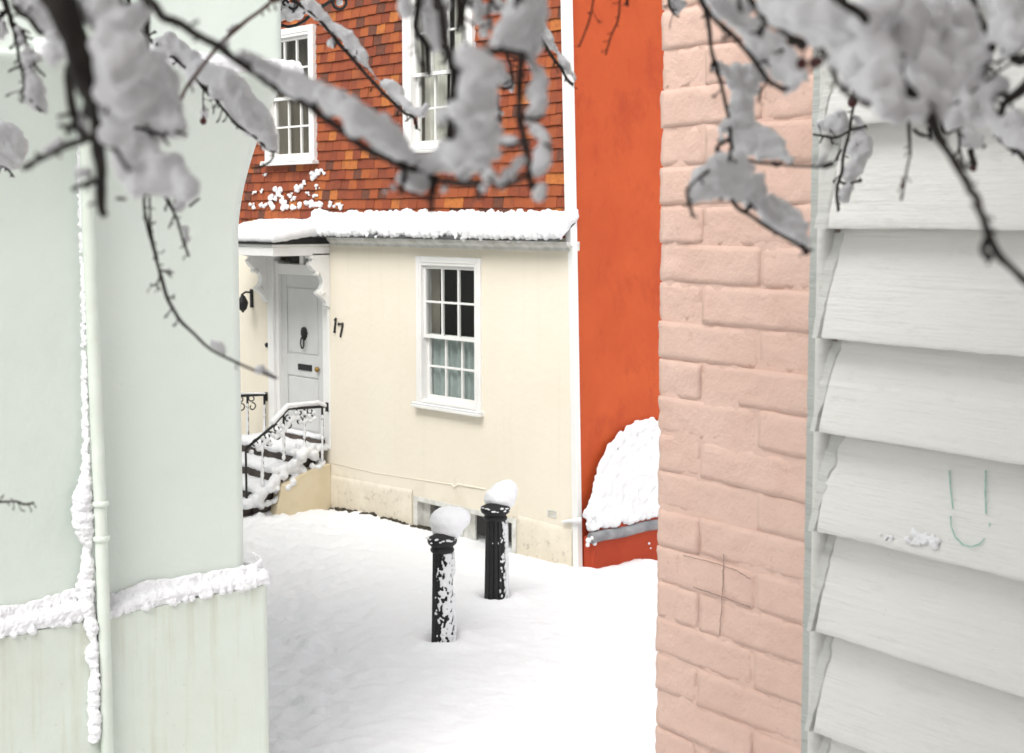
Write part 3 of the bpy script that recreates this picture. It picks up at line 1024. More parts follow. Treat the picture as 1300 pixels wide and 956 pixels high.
# ---- canopy over the door
CL = .74
cz0 = h(418, 324)[1]
cx1, cx0 = dx1 + .03, dx0 - .10
can = MB().ring(cx0, cx1, -CL, 0, .05, cz0, cz0 + .10)
can.v = [(x, z_, y_) for x, y_, z_ in can.v]           # ring was laid in (x,z): turn it into (x,y)
can = can.build('canopy', M['white'], ch, bevel=.005)
MB().box(cx0 - .01, cx1 + .012, -CL - .012, 0, cz0 + .101, cz0 + .128).build('cornice_mould', M['white'], can, bevel=.005)
MB().box(cx0 + .05, cx1 - .05, -CL + .05, -.001, cz0 + .05, cz0 + .08).build('soffit', M['white'], can)
MB().add([(cx0 - .03, -CL - .035, cz0 + .129), (cx1 + .03, -CL - .035, cz0 + .129), (cx1 + .03, 0, cz0 + .129), (cx0 - .03, 0, cz0 + .129),
          (cx0 - .03, -CL - .035, cz0 + .15), (cx1 + .03, -CL - .035, cz0 + .15), (cx1 + .03, 0, cz0 + .24), (cx0 - .03, 0, cz0 + .24)],
         [(0, 3, 2, 1), (4, 5, 6, 7), (0, 1, 5, 4), (1, 2, 6, 5), (2, 3, 7, 6), (3, 0, 4, 7)]).build('lead_roof', M['iron'], can)
sp = []
for i in range(50):
    for j in range(22):
        x = cx0 - .02 + (cx1 - cx0 + .05) * j / 21
        y = -CL - .02 + (CL + .14) * i / 33
        f = i / 33
        sp.append((x, y, cz0 + .15 + .09 * f + .045 + .05 * f, (.05, .04, (.05 + .05 * f) * (1 + .12 * noise.noise(Vector((x * 4, y * 4, 0)))))))
blobs('canopy_snow', sp, M['snow'], can, voxel=.014, smooth=5, disp=.03, dsc=.12)
prof_px = [(0, 321), (21.6, 321), (21.6, 331), (24.5, 333), (24.5, 335.5), (21, 341), (16, 345.5), (11, 350), (8.7, 355), (8.6, 361), (11, 367), (15.5, 370), (15.5, 373), (11, 376.5), (7, 380), (4.5, 385), (4.5, 388), (0, 391)]
bprof = [(-px_ * .0108, h(418, v)[1]) for px_, v in prof_px]
for xb in (dx1 - .055, dx0 - .075):
    br = MB().extrude_x(bprof, xb, xb + .085).build('bracket', M['white'], can, bevel=.006)
    for k, (px_, v) in enumerate(((15, 347), (9, 372))):
        yy, zz = -px_ * .0108, h(418, v)[1]
        MB().tube([(xb - .004, yy, zz), (xb + .092, yy, zz)], .028, 12).build('scroll', M['white'], br, smooth=True)
    MB().box(xb - .008, xb + .093, -.27, -.20, bprof[0][1] - .055, bprof[0][1] - .03).build('moulding', M['white'], br, bevel=.006)

# ---- steps up to the door
st = thing('door_steps', HF.w((dx0 + dx1) / 2, 0, 0), 'dark snow-laden stone steps up to the white front door', 'steps')
SO = Vector(((dx0 + dx1) / 2, 0, 0))
sx0, sx1 = dx0 - .10 - SO.x, dx1 - SO.x
LAND, TREAD, RISE = .42, .27, .165
zl = dz0 - .04
for k in range(5):
    y0 = -LAND - TREAD * k
    ztp = zl - RISE * (k + 0) - (0 if k == 0 else 0)
    yb = -.005 if k == 0 else y0 + TREAD + .02
    MB().box(sx0, sx1 - .13, y0, yb, -.5, ztp - .03).build('step', M['step'], st)
    MB().box(sx0, sx1 - .131, y0 - .03, yb, ztp - .029, ztp).build('tread', M['step'], st, bevel=.008)
MB().box(sx0 + .05, sx1 - .16, -.02, .12, zl + .0, zl + .10).build('threshold', M['step'], st, bevel=.006)
# flank wall on the right, its top following the steps
prf = [(-.004, -.5), (-.004, h(417, 588)[1])]
yf_, zf_ = HF.hitx(357, 616, dx1)
prf += [(-.20, h(417, 588)[1] - .015), (yf_, max(zf_, .1)), (yf_ - .08, -.1), (yf_ - .08, -.5)]
MB().extrude_x(prf, sx1 - .125, sx1 + .01).build('side_wall', M['cream_dirty'], st, bevel=.012)
random.seed(8)
sp = []
for k in range(5):
    ztp = zl - RISE * k
    y0 = -LAND - TREAD * k
    n = 26
    for i in range(n):
        x = sx0 + (sx1 - .05 - sx0) * i / (n - 1)
        for j in range(9):
            y = y0 - .03 + (TREAD + .02 if k else LAND) * j / 8
            sp.append((x, y, ztp + .028 + .02 * noise.noise(Vector((x * 6, y * 6, k))), (.04, .04, .045)))
for i in range(18):
    sp.append((sx0 + .1 + (sx1 - sx0 - .3) * i / 17, .03, zl + .125, (.05, .06, .03)))
# billows of snow down the flank, among the iron scrolls
def fl(u, v, r, xo=0.0):
    y, z = HF.hitx(u, v, dx1 - .06 + xo)
    return (dx1 - .06 + xo - SO.x, y, z, r)
path = [(408, 588, .07), (400, 578, .085), (395, 567, .06), (390, 573, .08), (383, 580, .09), (375, 588, .08), (366, 594, .09), (357, 602, .08), (349, 611, .085), (340, 618, .085), (331, 627, .08), (322, 634, .09), (314, 640, .08), (405, 592, .05), (395, 593, .06), (384, 596, .05), (376, 603, .05), (371, 611, .06), (362, 617, .06), (352, 622, .06), (350, 634, .05), (341, 638, .05), (330, 642, .055), (386, 603, .03), (375, 618, .03), (372, 573, .04), (378, 566, .04)]
for u, v, r in path:
    for k in range(4):
        a = fl(u + random.uniform(-3, 3), v + random.uniform(-2, 2), r * random.uniform(.55, .8), random.uniform(-.04, .06))
        sp.append(a)
blobs('step_snow', sp, M['snow'], st, voxel=.0125, smooth=6, disp=.03, dsc=.06)
# bare mould and soil at the foot of the wall
sp = []
for k in range(260):
    u = random.uniform(398, 548)
    v = lerp_tab([(398, 644), (440, 646), (490, 657), (545, 672)], u) + random.uniform(-1, 3)
    x, z = h(u, v, -.02)
    sp.append((x, random.uniform(-.03, .03), z - .03 + .025 * noise.noise(Vector((x * 5, 0, 0))), (random.uniform(.03, .07), .04, random.uniform(.02, .045))))
tag(blobs('wet_soil', sp, M['soil'], None, voxel=.012, smooth=1, disp=.03, dsc=.03), 'dark bare soil showing along the foot of the cream wall', None, None, 'structure').location = HF.o

# ---- iron stair railings
def rail(xp, label, pts_px, posts, curls, snow_px, wallplate, fur=True):
    """pts_px: handrail in picture px on the plane x = xp; posts [(u, vtop, vbottom)]"""
    base = Vector((xp, 0, 0))
    o = thing('stair_railing', HF.w(xp, 0, 0), label, 'railing', None)
    P = lambda u, v: (0, *HF.hitx(u, v, xp))
    MB().tube([P(*q) for q in pts_px], .016, 8).build('handrail', M['iron'], o, smooth=True)
    for u, a, b in posts:
        y0, z0 = HF.hitx(u, a, xp)
        z1 = HF.hitx(u, b, xp)[1]
        MB().box(-.009, .009, y0 - .009, y0 + .009, z1, z0).build('baluster', M['iron'], o)
    for u, v, r in curls:
        yy, zz = HF.hitx(u, v, xp)
        for sgn in (1, -1):
            pts = []
            for k in range(19):
                t = k / 18
                rr = r * (1 - .62 * t)
                an = math.pi / 2 + sgn * t * 5.6
                pts.append((0, yy + sgn * .0 + rr * math.cos(an), zz + (r * .9 if sgn > 0 else -r * .9) + rr * math.sin(an) * .9))
            MB().tube(pts, .008, 6).build('scroll', M['iron'], o, smooth=True)
    y0, z0 = HF.hitx(*wallplate, xp)
    MB().box(-.02, .02, -.03, -.002, z0 - .06, z0 + .04).build('wall_plate', M['iron'], o)
    sp = []
    for u, a, b in posts[:4] if fur else ():
        v = a + 12
        while v < b:
            if random.random() < .8:
                yy, zz = HF.hitx(u, v, xp)
                q = random.uniform(.007, .014) * (1 + .8 * (v - a) / (b - a))
                sp.append((.010, yy - .006, zz, (q, q, q * 1.5)))
            v += 1.3
    for u, v, r in snow_px:
        yy, zz = HF.hitx(u, v, xp)
        sp.append((0, yy, zz, (.030, r, r)))
    if sp:
        blobs('rail_snow', sp, M['snow'], o, voxel=.009, smooth=2, disp=.01, dsc=.04)
    return o
xr_ = dx1 - .03
sn = [(346 + k * 1.0, 536 - k * 1.1, .030) for k in range(20)] + [(365 + k, 515.5 - k * .12, .032 - k * .0002) for k in range(40)] + [(404 + k, 511.5 + k * .4, .026) for k in range(9)]
for u, v in ((378, 530), (381, 536), (392, 528), (394, 534), (386, 524), (366, 540), (368, 535), (353, 548), (356, 552), (350, 555), (340, 558), (336, 562), (328, 570), (326, 566), (375, 524), (398, 524), (399, 531), (388, 534), (372, 531), (362, 545), (346, 552), (358, 541), (333, 556), (319, 574), (343, 564)):
    sn.append((u, v, .03))
rail(xr_, 'right-hand black iron stair railing with a thick snow-capped handrail', [(413, 516), (366, 519), (346, 541), (312, 570)],
     [(409, 515, 590), (386.5, 518, 570), (360, 527, 586), (333, 552, 616), (312, 570, 640)], [(380, 529, .052), (394, 527, .050), (352, 549, .05), (366, 536, .045), (325, 568, .05), (340, 558, .045)], sn, (412, 516))
# snow furring the balusters is part of the same rail
xl_ = dx0 - .06
rail(xl_, 'left-hand level black iron stair railing beside the lantern', [(342, 500.5), (300, 503)], [(335.5, 501, 575), (314, 502, 580), (300, 503, 585)], [(320, 511, .055), (306, 512, .055)], [(300 + k * 1.2, 499.5, .010) for k in range(34)], (341, 502))

# wall lantern beside the door
wl = thing('wall_lantern', HF.w(h(322, 382)[0], -.02, h(322, 382)[1]), 'small black wall lantern beside the front door', 'lantern')
MB().box(-.04, -.0, -.01, .02, -.08, .14).build('wall_plate', M['iron'], wl, bevel=.005)
MB().tube([(-.02, -.01, .10), (-.01, -.08, .11), (0, -.14, .08), (0, -.15, .03)], .012, 8).build('arm', M['iron'], wl, smooth=True)
MB().lathe([(.01, .09), (.03, .07), (.065, .0), (.06, -.03), (.045, -.08), (.02, -.10), (.008, -.12)], (.035, -.15, -.01), 10).build('lamp_body', M['iron'], wl)

# ------------------------------------------------------------------ orange house round the corner
oh = thing('orange_house', OF, 'bright orange rendered side wall with a snow-filled arched buttress', 'house')
ohit = OF.hit
m = MB()
zs = [-.6, 0, ztop + .9]
vs = []
n = 2
for z in zs:
    off = LEAN * max(0, z)
    # the wall leans with its neighbour's corner
    vs += [(.0135, .012 - off, z), (7.0, .012 - off, z), (7.0, .3 - off, z), (.0135, .3 - off, z)]
for j in range(2):
    for k in range(4):
        a, b = j * 4 + k, j * 4 + (k + 1) % 4
        m.f.append((a, b, b + 4, a + 4))
m.v = vs
m.build('wall', M['orange'], oh, fix=True)
# battered arch-headed buttress, thick at its foot, with a lead apron
axl, _ = ohit(741, 640, 0)
axc, azt = ohit(838, 536, 0)
zlead = (ohit(745, 680, -.13)[1] + ohit(830, 663, -.13)[1]) / 2
rad = axc - axl
def arch_z(t):                 # outline height of the buttress at distance t (0 centre .. 1 edge)
    return zlead + (azt - zlead) * math.sqrt(max(0, 1 - abs(t) ** 2.6))
m = MB()
NX, NZ = 36, 26
def butt(a, b):
    t = a * 2 - 1
    zt_ = arch_z(t)
    z = zlead + (zt_ - zlead) * b
    d = .14 * (1 - (z - zlead) / (azt - zlead + .001)) ** .8 * (1 - abs(t) ** 8 * .5)
    return (axc + t * rad, .02 - d - .02 - LEAN * z, z)
MB().grid(butt, NX, NZ).build('buttress', M['orange'], oh, smooth=True)
MB().box(axl - .0, axc + rad, -.12, .01, -.5, zlead - .03).build('buttress_foot', M['orange'], oh, bevel=.02)
MB().tube([(axl - .03 + (2 * rad + .05) * k / 14, -.125, zlead - .03 + .006 * math.sin(k * 1.7)) for k in range(15)], .052, 12).build('lead_apron', M['lead'], oh, smooth=True)
random.seed(14)
sp = []
for i in range(3000):
    t, b = random.uniform(-1, 1), random.random()
    x, y, z = butt((t + 1) / 2, b)
    if z < zlead + .06:
        continue
    e = noise.noise(Vector((x * 5, z * 2.2, 0)))
    if e > .47 and .12 < b < .75:
        continue
    r = random.uniform(.022, .042)
    sp.append((x, y - .012, z + (.03 if b > .9 else 0), (r, r * .8, r * 1.15)))
for k in range(30):
    x = axl + random.uniform(-.02, .12)
    sp.append((x, -.08 + random.uniform(-.05, .05), zlead + .05 + random.uniform(-.02, .18), random.uniform(.015, .03)))
blobs('buttress_snow', sp, M['snow'], oh, voxel=.012, smooth=6, disp=.026, dsc=.07, grain=(.02, .012))
sp = []
for u, v, r in ((747, 686, 4), (752, 683, 3), (746, 692, 3), (755, 690, 3), (756, 685, 3), (824, 690, 2), (826, 696, 1.5)):
    y_, z_ = ohit(u, v, -.14)
    sp.append((y_, -.14, z_, r * .0068))
blobs('snow_flecks', sp, M['snow'], oh, voxel=.006, smooth=1)
sp = []
for k in range(24):
    u = 716 + k * .9
    x, z = h(u, 662 - k * .08, -.02)
    sp.append((x, -.03, z, (.02, .025, .012 + .018 * k / 24)))
blobs('corner_snow', sp, M['snow'], ch, voxel=.007, smooth=1, disp=.012, dsc=.03)

# ------------------------------------------------------------------ bollards
def bollard(base, label, top_uv, cap_px, side, seed):
    random.seed(seed)
    zg = ground_z(base.x, base.y)
    o = thing('bollard', Vector((base.x, base.y, zg)), label, 'bollard', 'bollards in the lane')
    d = proj(base)[2]
    HT = pt(top_uv[0], top_uv[1], d).z - zg
    k = d / FPX
    nf = 14
    def fl_(an):
        return 1 - .085 * (abs(math.sin(an * nf / 2)) ** .6 < .55)
    R = 13.2 * k
    m = MB().lathe([(R * 1.14, -.25), (R * 1.12, 0), (R * 1.06, .12), (R * 1.0, HT * .5), (R * .93, HT - .085)], (0, 0, 0), nf * 6, fl_)
    m.build('shaft', M['iron'], o)
    MB().lathe([(R * .95, HT - .087), (R * 1.10, HT - .08), (R * 1.16, HT - .066), (R * 1.08, HT - .052), (R * 1.0, HT - .046), (R * 1.1, HT - .036), (R * 1.36, HT - .018), (R * 1.42, HT), (R * 1.40, HT + .022), (R * 1.1, HT + .035), (R * .5, HT + .06)], (0, 0, 0), 28).build('cap', M['iron'], o, bevel=.002, smooth=True)
    sp = []
    for u, v, r in cap_px:
        q = pt(u, v, d) - Vector((base.x, base.y, zg))
        sp.append((q.x, q.y, q.z, (r[0] * k, r[0] * k, r[1] * k)))
    blobs('snow_cap', sp, M['snow_ground'], o, voxel=.008, smooth=22, disp=.014, dsc=.08)
    # snow driven against one side
    tr = Vector((V_R.x, V_R.y, 0)).normalized()
    tf = Vector((-V_F.x, -V_F.y, 0)).normalized()
    sp = []
    z = .02
    while z < HT - .09:
        for q in range(side[2]):
            an = random.gauss(side[0], side[1])
            if noise.noise(Vector((an * 7, z * 22, seed))) + .5 * noise.noise(Vector((an * 3, z * 7, seed))) < side[3]:
                continue
            rr = R * (1.12 - .18 * z / HT) + .002
            dr = tr * math.cos(an) + tf * math.sin(an)
            s_ = random.uniform(.004, .009)
            sp.append((dr.x * rr, dr.y * rr, z, (s_, s_, s_ * random.uniform(1, 2.4))))
        z += .008
    for q in range(side[4]):
        z = random.uniform(.02, HT - .1)
        rr = R * (1.12 - .18 * z / HT) + .006
        an = random.uniform(-.5, .35)
        dr = tr * math.cos(an) + tf * math.sin(an)
        if noise.noise(Vector((0, z * 3, seed + 4))) > -.35:
            sp.append((dr.x * rr, dr.y * rr, z, (.016, .016, .03)))
    blobs('driven_snow', sp, M['snow'], o, voxel=.0048, smooth=1, disp=.006, dsc=.015)
    sp = []
    for q in range(22):
        an = q * 6.283 / 22 + random.uniform(-.1, .1)
        zz = HT + .018 + random.uniform(-.018, .012)
        sp.append((R * 1.36 * math.cos(an), R * 1.36 * math.sin(an), zz, (random.uniform(.008, .024), random.uniform(.008, .024), random.uniform(.004, .010))))
    blobs('rim_snow', sp, M['snow'], o, voxel=.006, smooth=1, disp=.008, dsc=.02)
    return o
bollard(BOLL[0], 'front fluted black bollard plastered with snow along its shaft', (564, 684), [(570, 661, (25, 19)), (580, 658, (18, 15)), (560, 662, (15, 16)), (568, 671, (21, 16)), (586, 656, (12, 10))], (1.0, .42, 14, -.02, 60), 3)
bollard(BOLL[1], 'rear fluted black bollard with a tilted snow cap, nearer the basement window', (631, 645), [(634, 632, (20, 15)), (639, 627, (18, 17)), (644, 622, (14, 14)), (629, 634, (15, 12)), (640, 634, (15, 14))], (.35, .42, 8, .05, 110), 9)

# ------------------------------------------------------------------ pink brick wall (right)
pw = thing('brick_wall', RF, 'pale pink painted brick corner wall with pencil scratches', 'wall')
rh = RF.hit
bxc = rh(836.5, 433)[0]
bxr = rh(1034, 433)[0]
xj1, xj2 = rh(964, 433)[0], rh(891, 433)[0]
CH = .0795
zj = rh(900, 311)[1]
n_dn, n_up = 26, 12
MB().box(bxc + .004, bxr, .0012, .22, zj - n_dn * CH, zj + n_up * CH).box(bxc + .006, bxc + .2, .22, 3.0, zj - n_dn * CH, zj + n_up * CH).build('mortar', M['pink'], pw, bevel=.004)
random.seed(31)
def brick_mesh(w, dpt, hh, seed):
    m = MB()
    nx, nz, ny = max(5, int(w / .014)), 7, 5
    e = .0075
    def P(a, b):            # front face, dished edges
        x, z = (a - .5) * w, (b - .5) * hh
        ex = min(a, 1 - a) * w
        ez = min(b, 1 - b) * hh
        drop = 0
        for q in (ex, ez):
            if q < e * 1.6:
                drop += .0024 * (.7 + .9 * noise.noise(Vector((x * 30, z * 30, seed)))) * (1 - q / (e * 1.6)) ** 1.5
        n_ = .0030 * fbm((x * 22, z * 26, seed), 3) + .0012 * fbm((x * 70, z * 70, seed + 5), 2)
        return (x, drop + n_, z)
    m.grid(P, nx, nz)
    m.v = [(x + (.002 * noise.noise(Vector((z * 60, seed, 0))) if abs(abs(x) - w / 2) < 1e-5 else 0), y, z) for x, y, z in m.v]
    # sides
    k = len(m.v)
    def idx(i, j):
        return j * (nx + 1) + i
    loop = [idx(i, 0) for i in range(nx + 1)] + [idx(nx, j) for j in range(1, nz + 1)] + [idx(i, nz) for i in range(nx - 1, -1, -1)] + [idx(0, j) for j in range(nz - 1, 0, -1)]
    for q in loop:
        x, y, z = m.v[q]
        m.v.append((x, dpt, z))
    for a in range(len(loop)):
        b = (a + 1) % len(loop)
        m.f.append((loop[a], k + a, k + b, loop[b]))
    me = bpy.data.meshes.new('brick')
    me.from_pydata(m.v, [], m.f)
    bm_ = bmesh.new()
    bm_.from_mesh(me)
    bmesh.ops.recalc_face_normals(bm_, faces=bm_.faces)
    bm_.to_mesh(me)
    bm_.free()
    me.polygons.foreach_set('use_smooth', [True] * len(me.polygons))
    me.materials.append(M['pink'])
    return me
J = .003
kinds = {}
for nm, x0, x1 in (('a', bxc, xj1), ('b', xj1, bxr), ('c', bxc, xj2), ('d', xj2, bxr)):
    kinds[nm] = (x0, x1, [brick_mesh(x1 - x0 - J, .10, CH - J, random.random() * 90) for _ in range(6)])
for r in range(-n_dn + 6, n_up):
    z = zj + (r + .5) * CH
    for nm in (('a', 'b') if r % 2 else ('c', 'd')):
        x0, x1, ms = kinds[nm]
        o = bpy.data.objects.new('brick', ms[random.randrange(6)])
        COL.objects.link(o)
        o.parent = pw
        o.location = ((x0 + x1) / 2 + random.uniform(-.003, .003) * (1 if nm in 'ac' else .3), random.uniform(-.0030, .0008), z + random.uniform(-.002, .002))
        o.rotation_euler = (random.gauss(0, .022), random.gauss(0, .012), random.gauss(0, .008))
def on_pink(u, v):
    x, z = rh(u, v, -.004)
    return (x, -.0045, z)
def stroke(path, n=10):
    out = []
    for (a, b), (c, d) in zip(path, path[1:]):
        for k in range(n):
            out.append((a + (c - a) * k / n + random.uniform(-.7, .7), b + (d - b) * k / n + random.uniform(-.5, .5)))
    return out + [path[-1]]
for path in ([(868, 705), (905, 714), (935, 724), (953, 735)], [(880, 745), (915, 757), (953, 771)], [(919, 703), (917, 760), (914, 806)]):
    MB().ribbon([on_pink(*q) for q in stroke(path)], .0017, (0, -1, 0)).build('pencil_stroke', M['pencil'], pw)

# ------------------------------------------------------------------ weatherboarded wall (right edge)
ww = thing('weatherboard_wall', RF, 'off-white weatherboard wall of overlapping cracked boards beside the pink bricks', 'wall')
edge_v = [-360, -230, -98, 32, 160, 290, 430, 549, 677, 806, 935, 1064, 1190]
edges = [rh(1066, v, -.03)[1] for v in edge_v]
xb0 = rh(1058, 433, -.02)[0]
XB1 = xb0 + 1.9
YB, YT = -.054, -.006          # face at the bottom and at the top of a board
random.seed(41)
STEP = {7: .53, 8: .52, 5: None}
def board_y(i, z):
    z0, z1 = edges[i], edges[i - 1]
    t = (z - z0) / (z1 - z0)
    y = YB + (YT - YB) * t
    s_ = STEP.get(i)
    if s_ and t < s_:
        y -= .0016
    return y
for i in range(1, len(edges)):
    z0, z1 = edges[i], edges[i - 1] + .025
    H_ = edges[i - 1] - edges[i]
    xs_ = [xb0 + .5 * k / 70 for k in range(70)] + [xb0 + .5 + (XB1 - xb0 - .5) * k / 30 for k in range(31)]
    m = MB()
    ts = [0, .012, .03, .08, .16, .25, .34, .42, .49, .515, .535, .545, .6, .7, .8, .9, 1.0, 1.12]
    sd_ = i * 7.7
    for x in xs_:
        wob = .0022 * fbm((x * 7, sd_, 0), 4) + .0012 * fbm((x * 40, sd_, 2), 2)
        stp = STEP.get(i)
        for t in ts:
            z = z0 + H_ * t
            y = YB + (YT - YB) * t + .0016 * fbm((x * 5, z * 14, sd_), 4) + .0007 * fbm((x * 30, z * 60, sd_), 2)
            if t < .02:
                y += .003 * (1 - t / .02)
                z += wob
            if stp and t < stp + .012 * fbm((x * 9, sd_, 4), 2):
                y -= .0018
            m.v.append((x, y, z))
        m.v.append((x, -.002, z0 + wob + .003))     # underside going back
    nt = len(ts) + 1
    for a in range(len(xs_) - 1):
        for b in range(len(ts) - 1):
            m.f.append((a * nt + b, (a + 1) * nt + b, (a + 1) * nt + b + 1, a * nt + b + 1))
        m.f.append((a * nt, a * nt + nt - 1, (a + 1) * nt + nt - 1, (a + 1) * nt))
    m.f.append(tuple(range(nt)))
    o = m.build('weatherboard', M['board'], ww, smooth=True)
    es = o.modifiers.new('split', 'EDGE_SPLIT')
    es.split_angle = R_(38)
MB().box(xb0 - .01, XB1, .0, .15, edges[-1] - .4, edges[0] + .3).build('backing', M['bodywall'], ww)
MB().box(XB1 - .2, XB1, .15, 3, edges[-1] - .4, edges[0] + .3).build('side_wall', M['bodywall'], ww)
# batten, bead and cracked filler between bricks and boards
zl0, zl1 = edges[-1] - .2, edges[0] + .2
xq0, xq1, xq2 = rh(1030, 433)[0], rh(1043, 433)[0], rh(1062, 433)[0]
m = MB()
N = 180
for k in range(N + 1):
    z = zl0 + (zl1 - zl0) * k / N
    a = xq0 - .002 + .0022 * fbm((z * 22, 1, 0), 3)
    yy = -.006 + .002 * fbm((z * 30, 4, 0), 3)
    m.v += [(a, .01, z), (a, yy, z), (xq1 + .006, yy - .001, z), (xq1 + .006, .01, z)]
for k in range(N):
    for q in range(3):
        m.f.append((k * 4 + q, k * 4 + q + 1, k * 4 + q + 5, k * 4 + q + 4))
m.build('batten', M['batten'], ww)
MB().tube([((xq1 + xq2) / 2 + .0012 * fbm((z * 3, 0, 0), 2), -.010, z) for z in [zl0 + (zl1 - zl0) * k / 60 for k in range(61)]], (xq2 - xq1) * .5, 14).build('bead', M['bead'], ww, smooth=True)
for i in range(1, len(edges)):       # a lump of filler at the end of each board
    z0, z1 = edges[i], edges[i - 1]
    m = MB()
    n = 26
    sd_ = i * 3.1
    wmax = (.018, .022, .02, .018, .030, .022, .026, .02, .028, .018, .022, .02, .02)[i]
    for k in range(n + 1):
        t = k / n
        z = z0 + (z1 - z0 - .008) * t
        w_ = wmax * (.25 + .95 * t) * (1 + .45 * fbm((t * 5, sd_, 0), 3)) if i != 5 else wmax * (1.2 - .5 * t)
        yb_ = YB + (YT - YB) * t
        yy = yb_ - .005 + .003 * fbm((t * 7, sd_, 3), 3)
        m.v += [(xq2 - .006, .0, z), (xq2 - .006, yy, z), (xq2 + w_ * .7, yy + .0008, z), (xq2 + w_, yb_ + .003, z), (xq2 + w_, .0, z)]
    for k in range(n):
        for q in range(4):
            m.f.append((k * 5 + q, k * 5 + q + 1, k * 5 + q + 6, k * 5 + q + 5))
    m.build('filler', M['putty'], ww)
# green chalk letter U on a board, and a smear of snow
def on_board(u, v):
    i = 8
    x, z = rh(u, v, -.03)
    y = board_y(i, z) - .0035
    x, z = rh(u, v, y)
    return (x, y, z)
for path in ([(1205, 597), (1207, 622), (1210, 646)], [(1207, 655), (1207.5, 668), (1213, 682), (1222, 691), (1233, 694.5), (1243, 691), (1250, 684)], [(1251.5, 597), (1251, 625), (1252, 652)], [(1257, 664), (1256, 668)]):
    MB().ribbon([on_board(*q) for q in path], .0020, (0, -1, 0)).build('chalk_stroke', M['crayon'], ww)
sp = []
for k in range(46):
    u = random.gauss(1170, 9) if k < 30 else random.uniform(1115, 1185)
    v = 686 + (u - 1170) * .2 + (random.uniform(-9, 7) if k < 30 else random.uniform(2, 8))
    x, y, z = on_board(u, v)
    sp.append((x, y + .002, z, random.uniform(.003, .0065) if k < 30 else .003))
blobs('snow_smear', sp, M['snow_near'], ww, voxel=.0018, smooth=1, disp=.004, dsc=.006)

# ------------------------------------------------------------------ snowy crab apple tree hanging into view
TB = FW2 * .75 - RT2 * 1.75
tree = thing('crab_apple_tree', Vector((TB.x, TB.y, ground_z(TB.x, TB.y))), 'snow-laden crab apple tree with dark branches hanging into view', 'tree')
TO = tree.location.copy()
def cam_pt(r, u, f):
    return CAM + FW2 * f + RT2 * r + Vector((0, 0, u)) - TO
trunk = MB().tube([Vector((0, 0, -.2)), Vector((0, 0, .5)), cam_pt(-1.7, .0, .8), cam_pt(-1.62, .7, .85), cam_pt(-1.55, 1.3, .95), cam_pt(-1.5, 2.4, 1.1)], [.13, .105, .09, .075, .055, .02], 12).build('trunk', M['bark'], tree, smooth=True)
BOUGH = [cam_pt(-1.64, .6, .84), cam_pt(-1.1, .72, .9), cam_pt(-.6, .70, 1.05), cam_pt(0, .76, 1.15), cam_pt(.5, .72, 1.25), cam_pt(1.0, .8, 1.3), cam_pt(1.4, .95, 1.4)]
MB().tube(BOUGH, [.06, .05, .042, .035, .028, .02, .012], 10).build('bough', M['bark'], tree, smooth=True)
def on_bough(p):
    best = None
    for a, b in zip(BOUGH, BOUGH[1:]):
        t = max(0, min(1, (p - a).dot(b - a) / (b - a).length_squared))
        q = a + (b - a) * t
        if best is None or (q - p).length < best[0]:
            best = ((q - p).length, q)
    return best[1]
# unseen crown above and behind the view, added to shade what is near
random.seed(52)
cm, csn = MB(), []
for i in range(52):
    a = on_bough(cam_pt(random.uniform(-1.6, 1.5), .7, 1.1)) if i % 2 else cam_pt(-1.55, random.uniform(.9, 2.2), 1.0)
    e = cam_pt(random.uniform(-2.6, 2.6), random.uniform(.95, 2.6), random.uniform(-1.9, 1.5))
    mid = (a + e) * .5 + Vector((random.uniform(-.2, .2), random.uniform(-.2, .2), random.uniform(.1, .4)))
    P_ = [a, (a + mid) * .5 + Vector((0, 0, .08)), mid, (mid + e) * .5, e]
    cm.tube(P_, [.016, .013, .010, .007, .003], 6)
    for k in range(1, 5):
        for q in range(3):
            b = P_[k] + Vector((random.uniform(-.35, .35), random.uniform(-.35, .35), random.uniform(-.05, .25)))
            cm.tube([P_[k], (P_[k] + b) * .5 + Vector((0, 0, .03)), b], [.006, .004, .002], 5)
            for w in range(3):
                c = P_[k] + (b - P_[k]) * (w + .5) / 3
                csn.append((c.x, c.y, c.z + .035, (random.uniform(.05, .09), random.uniform(.05, .09), random.uniform(.03, .05))))
shade_crown = cm.build('shade_crown', M['bark'], tree, smooth=True, fix=False)
shade_crown['kind'] = 'stuff'
blobs('snow', csn, M['snow_near'], shade_crown, voxel=.022, smooth=2)
random.seed(77)
def smooth_path(P, n=5):
    out = []
    for i in range(len(P) - 1):
        p0, p1, p2, p3 = P[max(i - 1, 0)], P[i], P[i + 1], P[min(i + 2, len(P) - 1)]
        for k in range(n):
            t = k / n
            out.append(.5 * ((2 * p1) + (p2 - p0) * t + (2 * p0 - 5 * p1 + 4 * p2 - p3) * t * t + (3 * p1 - p0 - 3 * p2 + p3) * t ** 3))
    return out + [P[-1]]
